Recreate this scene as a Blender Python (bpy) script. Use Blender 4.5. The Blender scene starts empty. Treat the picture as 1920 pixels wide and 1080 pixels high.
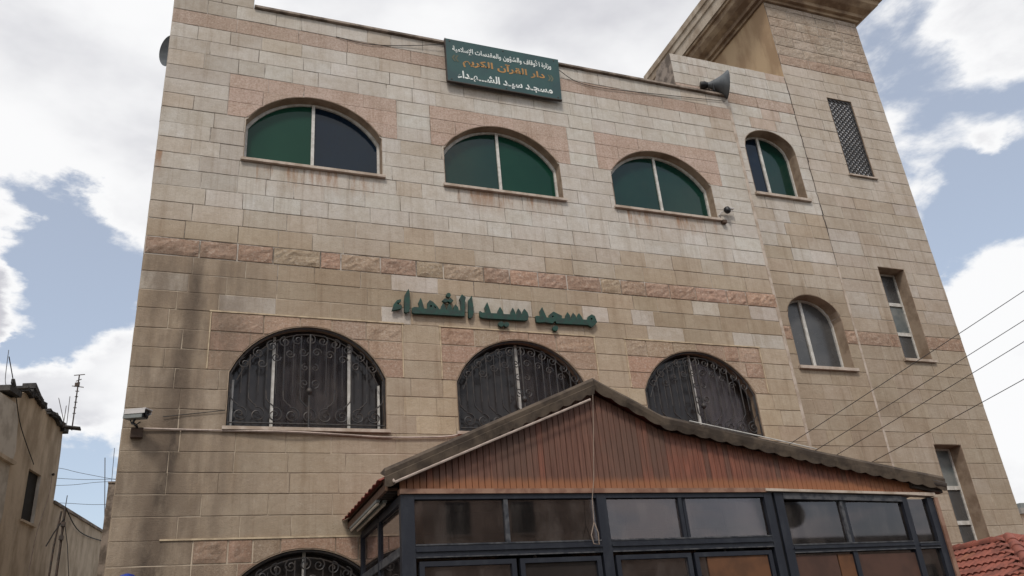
import bpy, bmesh, math, random
from mathutils import Vector, Matrix, noise as mnoise
random.seed(7)
R = math.radians
scene = bpy.context.scene
col = scene.collection

# ------------------------------------------------------------------ camera
F_PX, YAW, PITCH, ROLL = 1566.7, 0.392768, 0.44338, -0.0900649
cam_d = bpy.data.cameras.new('camera')
cam = bpy.data.objects.new('camera', cam_d); col.objects.link(cam)
cam_d.sensor_width = 36.0; cam_d.lens = 36.0*F_PX/1920.0
cam_d.clip_start = 0.05; cam_d.clip_end = 4000
fwd = Vector((math.cos(PITCH)*math.sin(YAW), math.cos(PITCH)*math.cos(YAW), math.sin(PITCH)))
rt = Vector((math.cos(YAW), -math.sin(YAW), 0)); up = rt.cross(fwd)
r_ = rt*math.cos(ROLL)+up*math.sin(ROLL); u_ = -rt*math.sin(ROLL)+up*math.cos(ROLL)
m = Matrix((r_, u_, -fwd)).transposed().to_4x4(); m.translation = Vector((0, -10, 1.6))
cam.matrix_world = m
scene.camera = cam

# ------------------------------------------------------------------ sky, sun, exposure
SUN_AZ, SUN_EL = R(207), R(50)
w = bpy.data.worlds.new('World'); scene.world = w; w.use_nodes = True
nt = w.node_tree; nt.nodes.clear()
def N(t, nt=nt, **k):
    n = nt.nodes.new(t)
    for a, b in k.items(): setattr(n, a, b)
    return n
def lk(a, b, nt=nt): nt.links.new(a, b)
def MATH(op, a, b=None, nt=nt, c=None, clamp=False):
    n = nt.nodes.new('ShaderNodeMath'); n.operation = op; n.use_clamp = clamp
    for i, v in enumerate((a, b, c)):
        if v is None: continue
        if isinstance(v, (int, float)): n.inputs[i].default_value = v
        else: nt.links.new(v, n.inputs[i])
    return n.outputs[0]
def MRANGE(v, a, b, c=0.0, d=1.0, nt=nt, smooth=True):
    n = nt.nodes.new('ShaderNodeMapRange'); n.interpolation_type = 'SMOOTHSTEP' if smooth else 'LINEAR'
    nt.links.new(v, n.inputs[0])
    for i, x in enumerate((a, b, c, d)): n.inputs[i+1].default_value = x
    return n.outputs[0]
sky = N('ShaderNodeTexSky'); sky.sky_type = 'NISHITA'; sky.sun_disc = False
sky.sun_elevation = SUN_EL; sky.sun_rotation = SUN_AZ; sky.air_density = 1.1; sky.dust_density = 2.2
bg1 = N('ShaderNodeBackground'); bg1.inputs[1].default_value = 0.15
hs = N('ShaderNodeHueSaturation'); hs.inputs['Saturation'].default_value = 1.0
lk(sky.outputs[0], hs.inputs['Color']); lk(hs.outputs[0], bg1.inputs[0])
tc = N('ShaderNodeTexCoord')
nrm = N('ShaderNodeVectorMath', operation='NORMALIZE'); lk(tc.outputs['Generated'], nrm.inputs[0])
sep = N('ShaderNodeSeparateXYZ'); lk(nrm.outputs[0], sep.inputs[0])
den = MATH('ADD', MATH('MAXIMUM', sep.outputs[2], 0.0), 0.45)
cmb = N('ShaderNodeCombineXYZ')
lk(MATH('DIVIDE', sep.outputs[0], den), cmb.inputs[0]); lk(MATH('DIVIDE', sep.outputs[1], den), cmb.inputs[1])
lk(MATH('MULTIPLY', sep.outputs[2], 1.3), cmb.inputs[2])
n1 = N('ShaderNodeTexNoise'); n1.inputs['Scale'].default_value = 4.6; n1.inputs['Detail'].default_value = 10
n1.inputs['Roughness'].default_value = 0.60; n1.inputs['Distortion'].default_value = 0.25
lk(cmb.outputs[0], n1.inputs['Vector'])
val = n1.outputs['Fac']
def azel(az, el): return (math.sin(R(az))*math.cos(R(el)), math.cos(R(az))*math.cos(R(el)), math.sin(R(el)))
BLOBS = [(-12, 32, 3.0, -.16), (-8.7, 35.5, 2.0, -.12),   # azimuth, elevation, radius, amount: clouds (+) and gaps (-) of this sky
    (-15, 38, 9, .30), (-9, 33, 6, .20), (6, 44, 10, .30), (25, 44, 11, .32), (36, 41, 7, .22), (-12.9, 25.4, 3.3, .50), (-15, 23, 2.5, .3), (-9, 17.5, 3.5, .26), (-5, 19, 4, .22),
    (-8.6, 27.8, 3.4, -.34), (-9.5, 23.5, 3.5, -.32), (-6.5, 14.5, 2.2, -.20), (-11, 29, 3.5, -.2), (-6, 11.5, 2.5, -.12),
    (60, 31, 4, .12), (58, 31.5, 4.8, -.25), (56, 23.6, 3.6, -.36), (54.5, 27.5, 2.6, .20), (58.5, 28, 2.0, .16), (60, 25.5, 3, -.3), (53, 28, 2.5, -.12), (57, 19.5, 4.5, .34), (56, 12, 8, .34), (56, 36, 3, .10), (60.5, 35, 3, .2)]
wn = N('ShaderNodeTexNoise'); wn.inputs['Scale'].default_value = 5.5; wn.inputs['Detail'].default_value = 7; wn.inputs['Roughness'].default_value = .6
lk(cmb.outputs[0], wn.inputs['Vector'])
ws = N('ShaderNodeVectorMath', operation='SUBTRACT'); lk(wn.outputs['Color'], ws.inputs[0]); ws.inputs[1].default_value = (.5, .5, .5)
wm = N('ShaderNodeVectorMath', operation='MULTIPLY_ADD'); lk(ws.outputs[0], wm.inputs[0]); wm.inputs[1].default_value = (.16, .16, .16); lk(nrm.outputs[0], wm.inputs[2])
wv = N('ShaderNodeVectorMath', operation='NORMALIZE'); lk(wm.outputs[0], wv.inputs[0])
for az, el, rad, amt in BLOBS:
    d = N('ShaderNodeVectorMath', operation='DOT_PRODUCT'); lk(wv.outputs[0], d.inputs[0]); d.inputs[1].default_value = azel(az, el)
    val = MATH('ADD', val, MRANGE(d.outputs['Value'], math.cos(R(rad*1.5)), 1.0, 0.0, amt))
cl = MRANGE(val, 0.43, 0.61)
n2 = N('ShaderNodeTexNoise'); n2.inputs['Scale'].default_value = 2.6; n2.inputs['Detail'].default_value = 6; n2.inputs['Roughness'].default_value = 0.5
off = N('ShaderNodeVectorMath', operation='ADD'); lk(cmb.outputs[0], off.inputs[0]); off.inputs[1].default_value = (3.1, 7.7, 1.3); lk(off.outputs[0], n2.inputs['Vector'])
thick = MATH('MULTIPLY', MRANGE(n2.outputs['Fac'], 0.42, 0.66), MRANGE(val, 0.60, 0.85))
mx = N('ShaderNodeMix', data_type='RGBA'); lk(thick, mx.inputs[0])
mx.inputs[6].default_value = (0.98, 0.98, 0.985, 1); mx.inputs[7].default_value = (0.60, 0.60, 0.645, 1)
bg2 = N('ShaderNodeBackground'); bg2.inputs[1].default_value = 1.0; lk(mx.outputs[2], bg2.inputs[0])
ms = N('ShaderNodeMixShader'); lk(MATH('MULTIPLY_ADD', cl, 0.70, c=0.28), ms.inputs[0]); lk(bg1.outputs[0], ms.inputs[1]); lk(bg2.outputs[0], ms.inputs[2])
wo = N('ShaderNodeOutputWorld'); lk(ms.outputs[0], wo.inputs[0])

sl = bpy.data.lights.new('sun', 'SUN'); sl.energy = 1.85; sl.angle = R(10); sl.color = (1.0, 0.95, 0.88)
so = bpy.data.objects.new('sun', sl); col.objects.link(so)
so.rotation_euler = Vector(azel(math.degrees(SUN_AZ), math.degrees(SUN_EL))).to_track_quat('Z', 'Y').to_euler()
scene.view_settings.view_transform = 'Standard'; scene.view_settings.look = 'None'
scene.view_settings.gamma = 1; scene.view_settings.use_curve_mapping = False
scene.view_settings.exposure = 0.0

# ------------------------------------------------------------------ materials
def newmat(name):
    mt = bpy.data.materials.new(name); mt.use_nodes = True
    nt = mt.node_tree; b = nt.nodes['Principled BSDF']
    return mt, nt, b
def rgb(c): return (c[0], c[1], c[2], 1)
def mixc(nt, fac, a, b, mode='MIX'):
    n = nt.nodes.new('ShaderNodeMix'); n.data_type = 'RGBA'; n.blend_type = mode
    if isinstance(fac, (int, float)): n.inputs[0].default_value = fac
    else: nt.links.new(fac, n.inputs[0])
    for i, v in ((6, a), (7, b)):
        if isinstance(v, tuple): n.inputs[i].default_value = rgb(v)
        else: nt.links.new(v, n.inputs[i])
    return n.outputs[2]
def noise(nt, vec, scale, detail=4, rough=.55, stretch=None):
    n = nt.nodes.new('ShaderNodeTexNoise'); n.inputs['Scale'].default_value = scale
    n.inputs['Detail'].default_value = detail; n.inputs['Roughness'].default_value = rough
    if stretch:
        mp = nt.nodes.new('ShaderNodeVectorMath'); mp.operation = 'MULTIPLY'; mp.inputs[1].default_value = stretch
        nt.links.new(vec, mp.inputs[0]); vec = mp.outputs[0]
    nt.links.new(vec, n.inputs['Vector']); return n.outputs['Fac']
def pos(nt):
    return nt.nodes.new('ShaderNodeNewGeometry').outputs['Position']
def bump(nt, b, h, strength, dist):
    n = nt.nodes.new('ShaderNodeBump'); n.inputs['Strength'].default_value = strength; n.inputs['Distance'].default_value = dist
    nt.links.new(h, n.inputs['Height']); nt.links.new(n.outputs[0], b.inputs['Normal'])
def simple(name, c, rough=.7, metal=0.0, c2=None, nscale=6, stretch=None, bs=0.0, bscale=40, spec=.4, lo=.4, hi=.62):
    mt, nt, b = newmat(name); p = pos(nt)
    c2 = c2 or tuple(x*.72 for x in c)
    f = MRANGE(noise(nt, p, nscale, 6, .6, stretch), lo, hi, nt=nt)
    nt.links.new(mixc(nt, f, c, c2), b.inputs['Base Color'])
    b.inputs['Roughness'].default_value = rough; b.inputs['Metallic'].default_value = metal
    b.inputs['Specular IOR Level'].default_value = spec
    if bs: bump(nt, b, noise(nt, p, bscale, 4), bs, .01)
    return mt

def stone_material(name, rough_amt):
    mt, nt, b = newmat(name); p = pos(nt)
    at = nt.nodes.new('ShaderNodeAttribute'); at.attribute_name = 'tone'
    c = at.outputs['Color']
    sx = nt.nodes.new('ShaderNodeSeparateXYZ'); nt.links.new(p, sx.inputs[0]); X, Y, Z = sx.outputs
    # mottling inside the stone
    c = mixc(nt, MRANGE(noise(nt, p, 9, 8, .65), .38, .66, 0, .55, nt=nt), c, mixc(nt, 1.0, c, (.78, .74, .68), 'MULTIPLY'))
    c = mixc(nt, MRANGE(noise(nt, p, 38, 5, .7), .45, .75, 0, .34, nt=nt), c, (.20, .15, .105))
    c = mixc(nt, MRANGE(noise(nt, p, 21, 5, .7), .52, .8, 0, .35, nt=nt), c, (.62, .56, .48))
    pt = MRANGE(noise(nt, p, 2.6, 7, .62), .36, .66, 0, .60, nt=nt)
    c = mixc(nt, pt, c, mixc(nt, 1.0, c, (.80, .74, .67), 'MULTIPLY'))
    hz = MRANGE(Z, 6.7, 7.7, .30, .62, nt=nt)
    c = mixc(nt, .28, c, mixc(nt, hz, (.37, .285, .19), (.62, .60, .57)))
    if rough_amt > .9:
        c = mixc(nt, MRANGE(noise(nt, p, 34, 3, .75), .46, .60, 0, .42, nt=nt), c, mixc(nt, 1.0, c, (.60, .50, .44), 'MULTIPLY'))
        c = mixc(nt, MRANGE(noise(nt, p, 27, 3, .75), .52, .66, 0, .30, nt=nt), c, (.66, .58, .50))
    # grime film, thin runs under the mid band and drips
    film = MRANGE(noise(nt, p, .8, 6, .6), .40, .68, 0, .40, nt=nt)
    c = mixc(nt, film, c, mixc(nt, 1.0, c, (.76, .70, .63), 'MULTIPLY'))
    drip = MRANGE(noise(nt, p, 1.0, 5, .6, (6.5, 3, .42)), .50, .74, 0, .40, nt=nt)
    c = mixc(nt, drip, c, mixc(nt, 1.0, c, (.58, .50, .42), 'MULTIPLY'))
    fs = MRANGE(noise(nt, p, 1.0, 4, .65, (19, 3, .7)), .52, .70, 0, .26, nt=nt)
    c = mixc(nt, fs, c, mixc(nt, 1.0, c, (.55, .46, .38), 'MULTIPLY'))
    # broad dark water run at the left corner of the hall
    x0 = MATH('ADD', MATH('MULTIPLY', MATH('SUBTRACT', Z, 6.9, nt=nt), .062, nt=nt), -.055, nt=nt)
    wob = MATH('MULTIPLY', MATH('SUBTRACT', noise(nt, p, 1.3, 5, .6, (1, 1, .8)), .5, nt=nt), .34, nt=nt)
    dx = MATH('ABSOLUTE', MATH('SUBTRACT', MATH('ADD', X, wob, nt=nt), x0, nt=nt), nt=nt)
    wd = MATH('ADD', MATH('MULTIPLY', MATH('SUBTRACT', 7.0, Z, nt=nt), .030, nt=nt), .06, nt=nt)
    run = MRANGE(MATH('DIVIDE', dx, wd, nt=nt), .25, 1.5, 1, 0, nt=nt)
    run = MATH('MULTIPLY', run, MRANGE(Z, 6.3, 7.05, 1, 0, nt=nt), nt=nt)
    run = MATH('MULTIPLY', run, MRANGE(noise(nt, p, 4, 6, .7, (1.6, 1, .7)), .28, .58, .40, 1.0, nt=nt), nt=nt)
    c = mixc(nt, run, c, (.060, .047, .038))
    # soft grey-brown film left of it
    g = MATH('MULTIPLY', MRANGE(X, .0, 1.3, 1, 0, nt=nt), MRANGE(Z, 6.6, 7.2, 1, 0, nt=nt), nt=nt)
    g = MATH('MULTIPLY', g, MRANGE(noise(nt, p, 1.6, 5, .6, (2.2, 1, .6)), .36, .60, .18, .78, nt=nt), nt=nt)
    c = mixc(nt, g, c, (.165, .125, .092))
    # rust-brown streaks hanging below the upper sills
    su = MATH('MULTIPLY', MRANGE(Z, 7.86, 8.30, 0, 1, nt=nt), MRANGE(Z, 8.32, 8.34, 1, 0, nt=nt), nt=nt)
    wz = MATH('ABSOLUTE', MATH('SUBTRACT', MATH('MODULO', MATH('ADD', X, 2.3, nt=nt), 2.85, nt=nt), .78, nt=nt), nt=nt)
    su = MATH('MULTIPLY', su, MRANGE(wz, .85, 1.0, 1, 0, nt=nt), nt=nt)
    su = MATH('MULTIPLY', su, MRANGE(X, 8.1, 8.2, 1, 0, nt=nt), nt=nt)
    su = MATH('MULTIPLY', su, MRANGE(noise(nt, p, 1.0, 5, .7, (7, 1, .9)), .44, .62, .04, .85, nt=nt), nt=nt)
    c = mixc(nt, su, c, (.30, .175, .105))
    nt.links.new(c, b.inputs['Base Color'])
    b.inputs['Roughness'].default_value = .9; b.inputs['Specular IOR Level'].default_value = .15
    h = MATH('ADD', noise(nt, p, 18, 7, .75), MATH('MULTIPLY', noise(nt, p, 85, 3, .7), .5, nt=nt), nt=nt)
    bump(nt, b, h, rough_amt, .012)
    return mt
M = {}
M['stone'] = stone_material('dressed_stone', .75)
M['rough_stone'] = stone_material('rock_faced_stone', 1.0)
def mortar_material():
    mt, nt, b = newmat('mortar'); p = pos(nt)
    sx = nt.nodes.new('ShaderNodeSeparateXYZ'); nt.links.new(p, sx.inputs[0])
    f = MRANGE(MATH('ADD', sx.outputs[2], MATH('MULTIPLY', noise(nt, p, 1.5, 4), 2.0, nt=nt), nt=nt), 7.2, 8.2, nt=nt)
    low = mixc(nt, MRANGE(noise(nt, p, 2.2, 5), .42, .6, nt=nt), (.45, .37, .28), (.25, .195, .145))
    hi = mixc(nt, MRANGE(noise(nt, p, 2.4, 5), .44, .54, nt=nt), (.50, .46, .41), (.13, .11, .09))  # pale mortar, with dark patches painting the shade inside open upper joints
    nt.links.new(mixc(nt, f, low, hi), b.inputs['Base Color']); b.inputs['Roughness'].default_value = .95
    return mt
M['mortar'] = mortar_material()
M['pointing'] = simple('pale_pointing', (.50, .40, .27), .9, c2=(.36, .28, .19), nscale=8)
M['reveal'] = simple('reveal_stone', (.33, .25, .18), .85, c2=(.22, .155, .105), nscale=3.5, bs=.3)
M['sill'] = simple('sill_stone', (.46, .385, .32), .8, c2=(.33, .26, .20), nscale=5, bs=.2)
M['coping'] = simple('weathered_coping', (.30, .245, .20), .9, c2=(.12, .095, .075), nscale=4, bs=.4)
M['stucco_yellow'] = simple('ochre_render', (.44, .31, .185), .9, c2=(.32, .21, .12), nscale=2.2, stretch=(1, 1, .35), bs=.3)
M['cornice_brown'] = simple('weathered_cornice_plaster', (.38, .28, .185), .9, c2=(.19, .125, .08), nscale=2.4, stretch=(1, 1, 1.6), bs=.5, lo=.36, hi=.62)
M['cornice_pale'] = simple('pale_cornice_plaster', (.44, .37, .29), .9, c2=(.27, .205, .145), nscale=2.2, stretch=(1, 1, .5), bs=.4)
M['alu'] = simple('white_aluminium', (.56, .54, .50), .45, .0, c2=(.42, .40, .36), nscale=12)
M['dark_metal'] = simple('wrought_iron', (.030, .029, .030), .5, .2, c2=(.055, .045, .038), nscale=18)
def glassy(name, c, c2, rough=.06, scale=.9, spec=.5):
    mt, nt, b = newmat(name); p = pos(nt)
    f = MRANGE(noise(nt, p, scale, 4, .5), .35, .65, nt=nt)
    nt.links.new(mixc(nt, f, c, c2), b.inputs['Base Color'])
    dirt = MRANGE(noise(nt, p, 7, 6, .65), .45, .75, rough, rough+.16, nt=nt)
    nt.links.new(dirt, b.inputs['Roughness']); b.inputs['Specular IOR Level'].default_value = spec
    return mt
M['glass_green'] = glassy('green_tinted_pane', (.007, .040, .025), (.010, .048, .030), spec=.22)
M['glass_teal'] = glassy('teal_tinted_pane', (.004, .026, .019), (.005, .032, .023), spec=.42)
M['glass_navy'] = glassy('blue_dark_pane', (.002, .008, .018), (.003, .011, .023), spec=.36)
M['glass_grey'] = glassy('grey_tinted_pane', (.052, .052, .052), (.072, .070, .068), .22, 2.5, spec=.5)
M['glass_smoke'] = glassy('smoky_pane', (.020, .017, .016), (.026, .021, .019), .16, 2, spec=.35)
M['glass_frost'] = glassy('frosted_pane', (.10, .115, .115), (.17, .175, .165), .35, 5)
M['curtain'] = simple('brown_curtain', (.14, .078, .05), .95, c2=(.08, .046, .03), nscale=3, stretch=(14, 1, .4))
M['dark_inside'] = simple('dark_room', (.03, .027, .024), .95)
M['board'] = None
def board_material():
    mt, nt, b = newmat('stained_boards'); p = pos(nt)
    at = nt.nodes.new('ShaderNodeAttribute'); at.attribute_name = 'tone'
    sx = nt.nodes.new('ShaderNodeSeparateXYZ'); nt.links.new(p, sx.inputs[0])
    c = mixc(nt, MRANGE(noise(nt, p, 1, 6, .65, (60, 60, 2.4)), .35, .7, 0, .65, nt=nt), at.outputs['Color'], (.055, .021, .014))
    f = MRANGE(noise(nt, p, 1.1, 5, .6), .42, .66, 0, .55, nt=nt)
    c = mixc(nt, f, c, (.10, .062, .045))
    k = MRANGE(MATH('ADD', sx.outputs[2], MATH('MULTIPLY', noise(nt, p, 5, 3, .5, (3, 1, 1)), .08, nt=nt), nt=nt), 3.50, 3.60, .75, 0, nt=nt)
    c = mixc(nt, k, c, (.30, .125, .055))
    nt.links.new(c, b.inputs['Base Color']); b.inputs['Roughness'].default_value = .55; b.inputs['Specular IOR Level'].default_value = .3
    bump(nt, b, noise(nt, p, 1, 4, .6, (90, 90, 4)), .3, .004)
    return mt
M['board'] = board_material()
M['trim_wood'] = simple('faded_trim', (.27, .16, .11), .7, c2=(.17, .085, .055), nscale=5)
M['flashing'] = simple('weathered_verge_metal', (.100, .074, .052), .85, c2=(.050, .036, .026), nscale=5, bs=.35, bscale=25)
M['flashing_dark'] = simple('dark_verge_metal', (.055, .042, .034), .7, c2=(.03, .023, .019), nscale=6)
M['roof_red'] = simple('red_roof_metal', (.25, .062, .045), .6, c2=(.16, .045, .035), nscale=4)
M['underside'] = simple('brown_soffit', (.13, .072, .045), .8, c2=(.07, .04, .026), nscale=5, stretch=(1, 8, 1))
M['frame_blue'] = simple('blue_grey_painted_steel', (.011, .013, .020), .5, c2=(.022, .025, .032), nscale=9, stretch=(1, 1, .4), bs=.15, lo=.45, hi=.72)
M['frame_worn'] = simple('worn_grey_aluminium', (.075, .075, .078), .55, c2=(.022, .024, .030), nscale=12)
def porch_glass(name='dusty_porch_glass', refl=1.25, rough=.03):
    mt, nt, b = newmat(name); p = pos(nt)
    nt.nodes.remove(b)
    tr = nt.nodes.new('ShaderNodeBsdfTransparent'); tr.inputs[0].default_value = (.50, .46, .44, 1)
    gl = nt.nodes.new('ShaderNodeBsdfGlossy'); gl.inputs['Roughness'].default_value = rough; gl.inputs[0].default_value = (.86, .80, .84, 1)
    df = nt.nodes.new('ShaderNodeBsdfDiffuse'); df.inputs[0].default_value = (.23, .20, .18, 1)
    m1 = nt.nodes.new('ShaderNodeMixShader'); nt.links.new(MRANGE(noise(nt, p, 2.5, 7, .65, (1.6, 1.6, .6)), .40, .75, .04, .22, nt=nt), m1.inputs[0])
    nt.links.new(tr.outputs[0], m1.inputs[1]); nt.links.new(df.outputs[0], m1.inputs[2])
    fr = nt.nodes.new('ShaderNodeFresnel'); fr.inputs[0].default_value = 1.62
    m2 = nt.nodes.new('ShaderNodeMixShader'); nt.links.new(MATH('MULTIPLY', fr.outputs[0], refl, nt=nt, clamp=True), m2.inputs[0])
    nt.links.new(m1.outputs[0], m2.inputs[1]); nt.links.new(gl.outputs[0], m2.inputs[2])
    nt.links.new(m2.outputs[0], nt.nodes['Material Output'].inputs[0])
    return mt
M['porch_glass'] = porch_glass(refl=1.65)
M['dull_glass'] = porch_glass('dull_dusty_glass', .35, .25)
M['orange_panel'] = simple('orange_chipboard', (.12, .050, .020), .7, c2=(.085, .036, .015), nscale=3)
M['brown_panel'] = simple('brown_board_panel', (.075, .036, .024), .7, c2=(.055, .027, .018), nscale=3)
M['sign_green'] = simple('dark_teal_sign', (.016, .062, .056), .42, c2=(.014, .048, .048), nscale=2, spec=.5)
M['sign_white'] = simple('white_sign_print', (.72, .74, .70), .6, c2=(.6, .64, .62))
M['sign_orange'] = simple('orange_sign_print', (.40, .205, .06), .6, c2=(.30, .165, .055))
M['sign_faint'] = simple('faded_olive_print', (.12, .125, .075), .6)
M['letter_green'] = simple('dark_green_letters', (.010, .050, .035), .6, c2=(.016, .034, .027), nscale=14)
M['grey_horn'] = simple('grey_horn_plastic', (.10, .11, .115), .5, c2=(.065, .072, .078), nscale=5)
M['white_plastic'] = simple('off_white_plastic', (.50, .47, .45), .5, c2=(.48, .45, .42), nscale=12)
M['grey_plastic'] = simple('grey_casing', (.19, .20, .19), .55, c2=(.17, .18, .17), nscale=12)
M['black_plastic'] = simple('black_plastic', (.012, .012, .013), .4)
M['brown_box'] = simple('brown_box', (.075, .045, .03), .75)
M['cable_pale'] = simple('dusty_pale_conduit', (.42, .34, .29), .75, c2=(.30, .24, .20), nscale=9)
M['cable_dark'] = simple('dark_cable', (.03, .027, .025), .7)
M['rope'] = simple('pale_cord', (.30, .23, .18), .9)
M['lamp_tube'] = simple('unlit_tube_cover', (.55, .47, .38), .5)
M['old_plaster'] = simple('old_beige_render', (.60, .50, .385), .95, c2=(.37, .295, .215), nscale=1.9, stretch=(1.6, 1.6, .6), bs=.5, bscale=18, lo=.36, hi=.66)
M['pale_plaster'] = simple('pale_grey_render', (.62, .58, .52), .95, c2=(.44, .40, .35), nscale=2.6, bs=.4)
M['old_metal'] = simple('rusted_thin_steel', (.04, .034, .03), .7, c2=(.075, .05, .038), nscale=20)
M['debris'] = simple('dark_roofing_felt', (.035, .033, .033), .85, c2=(.07, .065, .06), nscale=6, bs=.5)
M['tile_red'] = simple('red_clay_tile', (.27, .088, .062), .8, c2=(.165, .058, .043), nscale=5, bs=.3)
M['tile_orange'] = simple('orange_clay_tile', (.30, .115, .066), .8, c2=(.21, .078, .05), nscale=3.5, bs=.3)
M['concrete'] = simple('grey_concrete', (.27, .25, .23), .9, c2=(.19, .175, .16), nscale=2, bs=.3)
M['asphalt'] = simple('asphalt', (.055, .053, .05), .92, c2=(.075, .07, .065), nscale=3, bs=.4)
M['earth'] = simple('dusty_ground', (.24, .20, .155), .95, c2=(.18, .15, .115), nscale=.3)
M['far_house'] = simple('far_house_render', (.62, .47, .36), .9, c2=(.40, .30, .23), nscale=.8)
M['blue_paint'] = simple('blue_paint', (.01, .03, .22), .5)

# ------------------------------------------------------------------ mesh helpers
def new_obj(name, mesh, parent=None):
    o = bpy.data.objects.new(name, mesh); col.objects.link(o)
    if parent: o.parent = parent
    return o
class MB:
    def __init__(s): s.v = []; s.f = []
    def face(s, pts):
        i = len(s.v); s.v += [tuple(p) for p in pts]; s.f.append(tuple(range(i, i+len(pts))))
    def add(s, vs, fs):
        i = len(s.v); s.v += [tuple(p) for p in vs]; s.f += [tuple(k+i for k in f) for f in fs]
    def box(s, a, b):
        x0, y0, z0 = a; x1, y1, z1 = b
        s.add([(x0,y0,z0),(x1,y0,z0),(x1,y1,z0),(x0,y1,z0),(x0,y0,z1),(x1,y0,z1),(x1,y1,z1),(x0,y1,z1)],
              [(0,3,2,1),(4,5,6,7),(0,1,5,4),(1,2,6,5),(2,3,7,6),(3,0,4,7)])
    def obox(s, c, ax, ay, az, hx, hy, hz):
        c = Vector(c); ax, ay, az = [Vector(q).normalized() for q in (ax, ay, az)]
        vs = [c+ax*i*hx+ay*j*hy+az*k*hz for k in (-1, 1) for i, j in ((-1,-1),(1,-1),(1,1),(-1,1))]
        s.add(vs, [(0,3,2,1),(4,5,6,7),(0,1,5,4),(1,2,6,5),(2,3,7,6),(3,0,4,7)])
    def prism(s, poly, y0, y1, holes=False):        # poly in (x,z), extruded along y
        n = len(poly)
        ar = sum(poly[i][0]*poly[(i+1)%n][1]-poly[(i+1)%n][0]*poly[i][1] for i in range(n))
        if ar < 0: poly = poly[::-1]
        vs = [(x, y0, z) for x, z in poly]+[(x, y1, z) for x, z in poly]
        s.add(vs, [tuple(range(n)), tuple(range(2*n-1, n-1, -1))]+[(i, n+i, n+(i+1)%n, (i+1)%n) for i in range(n)])
    def hull(s, path, prof):   # sweep: list of rings
        n = len(prof[0]); i0 = len(s.v)
        for ring in prof: s.v += [tuple(p) for p in ring]
        for a in range(len(prof)-1):
            for b in range(n):
                s.f.append((i0+a*n+b, i0+a*n+(b+1)%n, i0+(a+1)*n+(b+1)%n, i0+(a+1)*n+b))
        s.f.append(tuple(i0+b for b in range(n))[::-1]); s.f.append(tuple(i0+(len(prof)-1)*n+b for b in range(n)))
    def tube(s, pts, r, n=6, r2=None):
        pts = [Vector(p) for p in pts]; rings = []; t0 = None; u = None
        for i, p in enumerate(pts):
            t = (pts[min(i+1, len(pts)-1)]-pts[max(i-1, 0)]).normalized()
            if u is None:
                u = t.orthogonal().normalized()
            else:
                u = (u - t*u.dot(t)).normalized()
            w_ = t.cross(u); rr = r if r2 is None else r+(r2-r)*i/max(1, len(pts)-1)
            rings.append([p+u*rr*math.cos(2*math.pi*k/n)+w_*rr*math.sin(2*math.pi*k/n) for k in range(n)])
        s.hull(None, rings)
    def lathe(s, c, axis, prof, n=24, closed=False):
        c = Vector(c); a = Vector(axis).normalized(); u = a.orthogonal().normalized(); w_ = a.cross(u)
        rings = [[c+a*h+(u*math.cos(2*math.pi*k/n)+w_*math.sin(2*math.pi*k/n))*r for k in range(n)] for r, h in prof]
        s.hull(None, rings)
    def build(s, name, mat, parent=None, smooth=False, tone=None, origin=None, label=None, kind=None):
        lo = [min(v[i] for v in s.v) for i in range(3)]; hi = [max(v[i] for v in s.v) for i in range(3)]
        o0 = Vector(origin) if origin else Vector(((lo[0]+hi[0])/2, (lo[1]+hi[1])/2, lo[2]))
        me = bpy.data.meshes.new(name); me.from_pydata([Vector(v)-o0 for v in s.v], [], s.f)
        me.materials.append(mat)
        if smooth:
            me.polygons.foreach_set('use_smooth', [True]*len(me.polygons))
            me.set_sharp_from_angle(angle=R(40))
        if tone is not None:
            at = me.color_attributes.new('tone', 'FLOAT_COLOR', 'POINT')
            if isinstance(tone, list): at.data.foreach_set('color', [q for c in tone for q in (c[0], c[1], c[2], 1)])
            else: at.data.foreach_set('color', [tone[0], tone[1], tone[2], 1]*len(me.vertices))
        o = new_obj(name, me, parent)
        pl = Vector((0, 0, 0)); p = parent
        while p: pl += Vector(p.location); p = p.parent
        o.location = o0-pl
        if label: o['label'] = label
        if kind: o['kind'] = kind
        return o
def fixn(o):
    bm = bmesh.new(); bm.from_mesh(o.data); bmesh.ops.recalc_face_normals(bm, faces=bm.faces); bm.to_mesh(o.data); bm.free(); return o
def tag(o, label, cat, group=None):
    o['label'] = label; o['category'] = cat
    if group: o['group'] = group
    return o
def thing(name, loc, label, cat, group=None):
    o = new_obj(name, None); o.location = loc; return tag(o, label, cat, group)
def boxpart(name, a, b, mat, parent, **k):
    q = MB(); q.box(a, b); return q.build(name, mat, parent, **k)
def tubepart(name, pts, r, mat, parent, n=6, **k):
    q = MB(); q.tube(pts, r, n); return fixn(q.build(name, mat, parent, smooth=True, **k))

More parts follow.
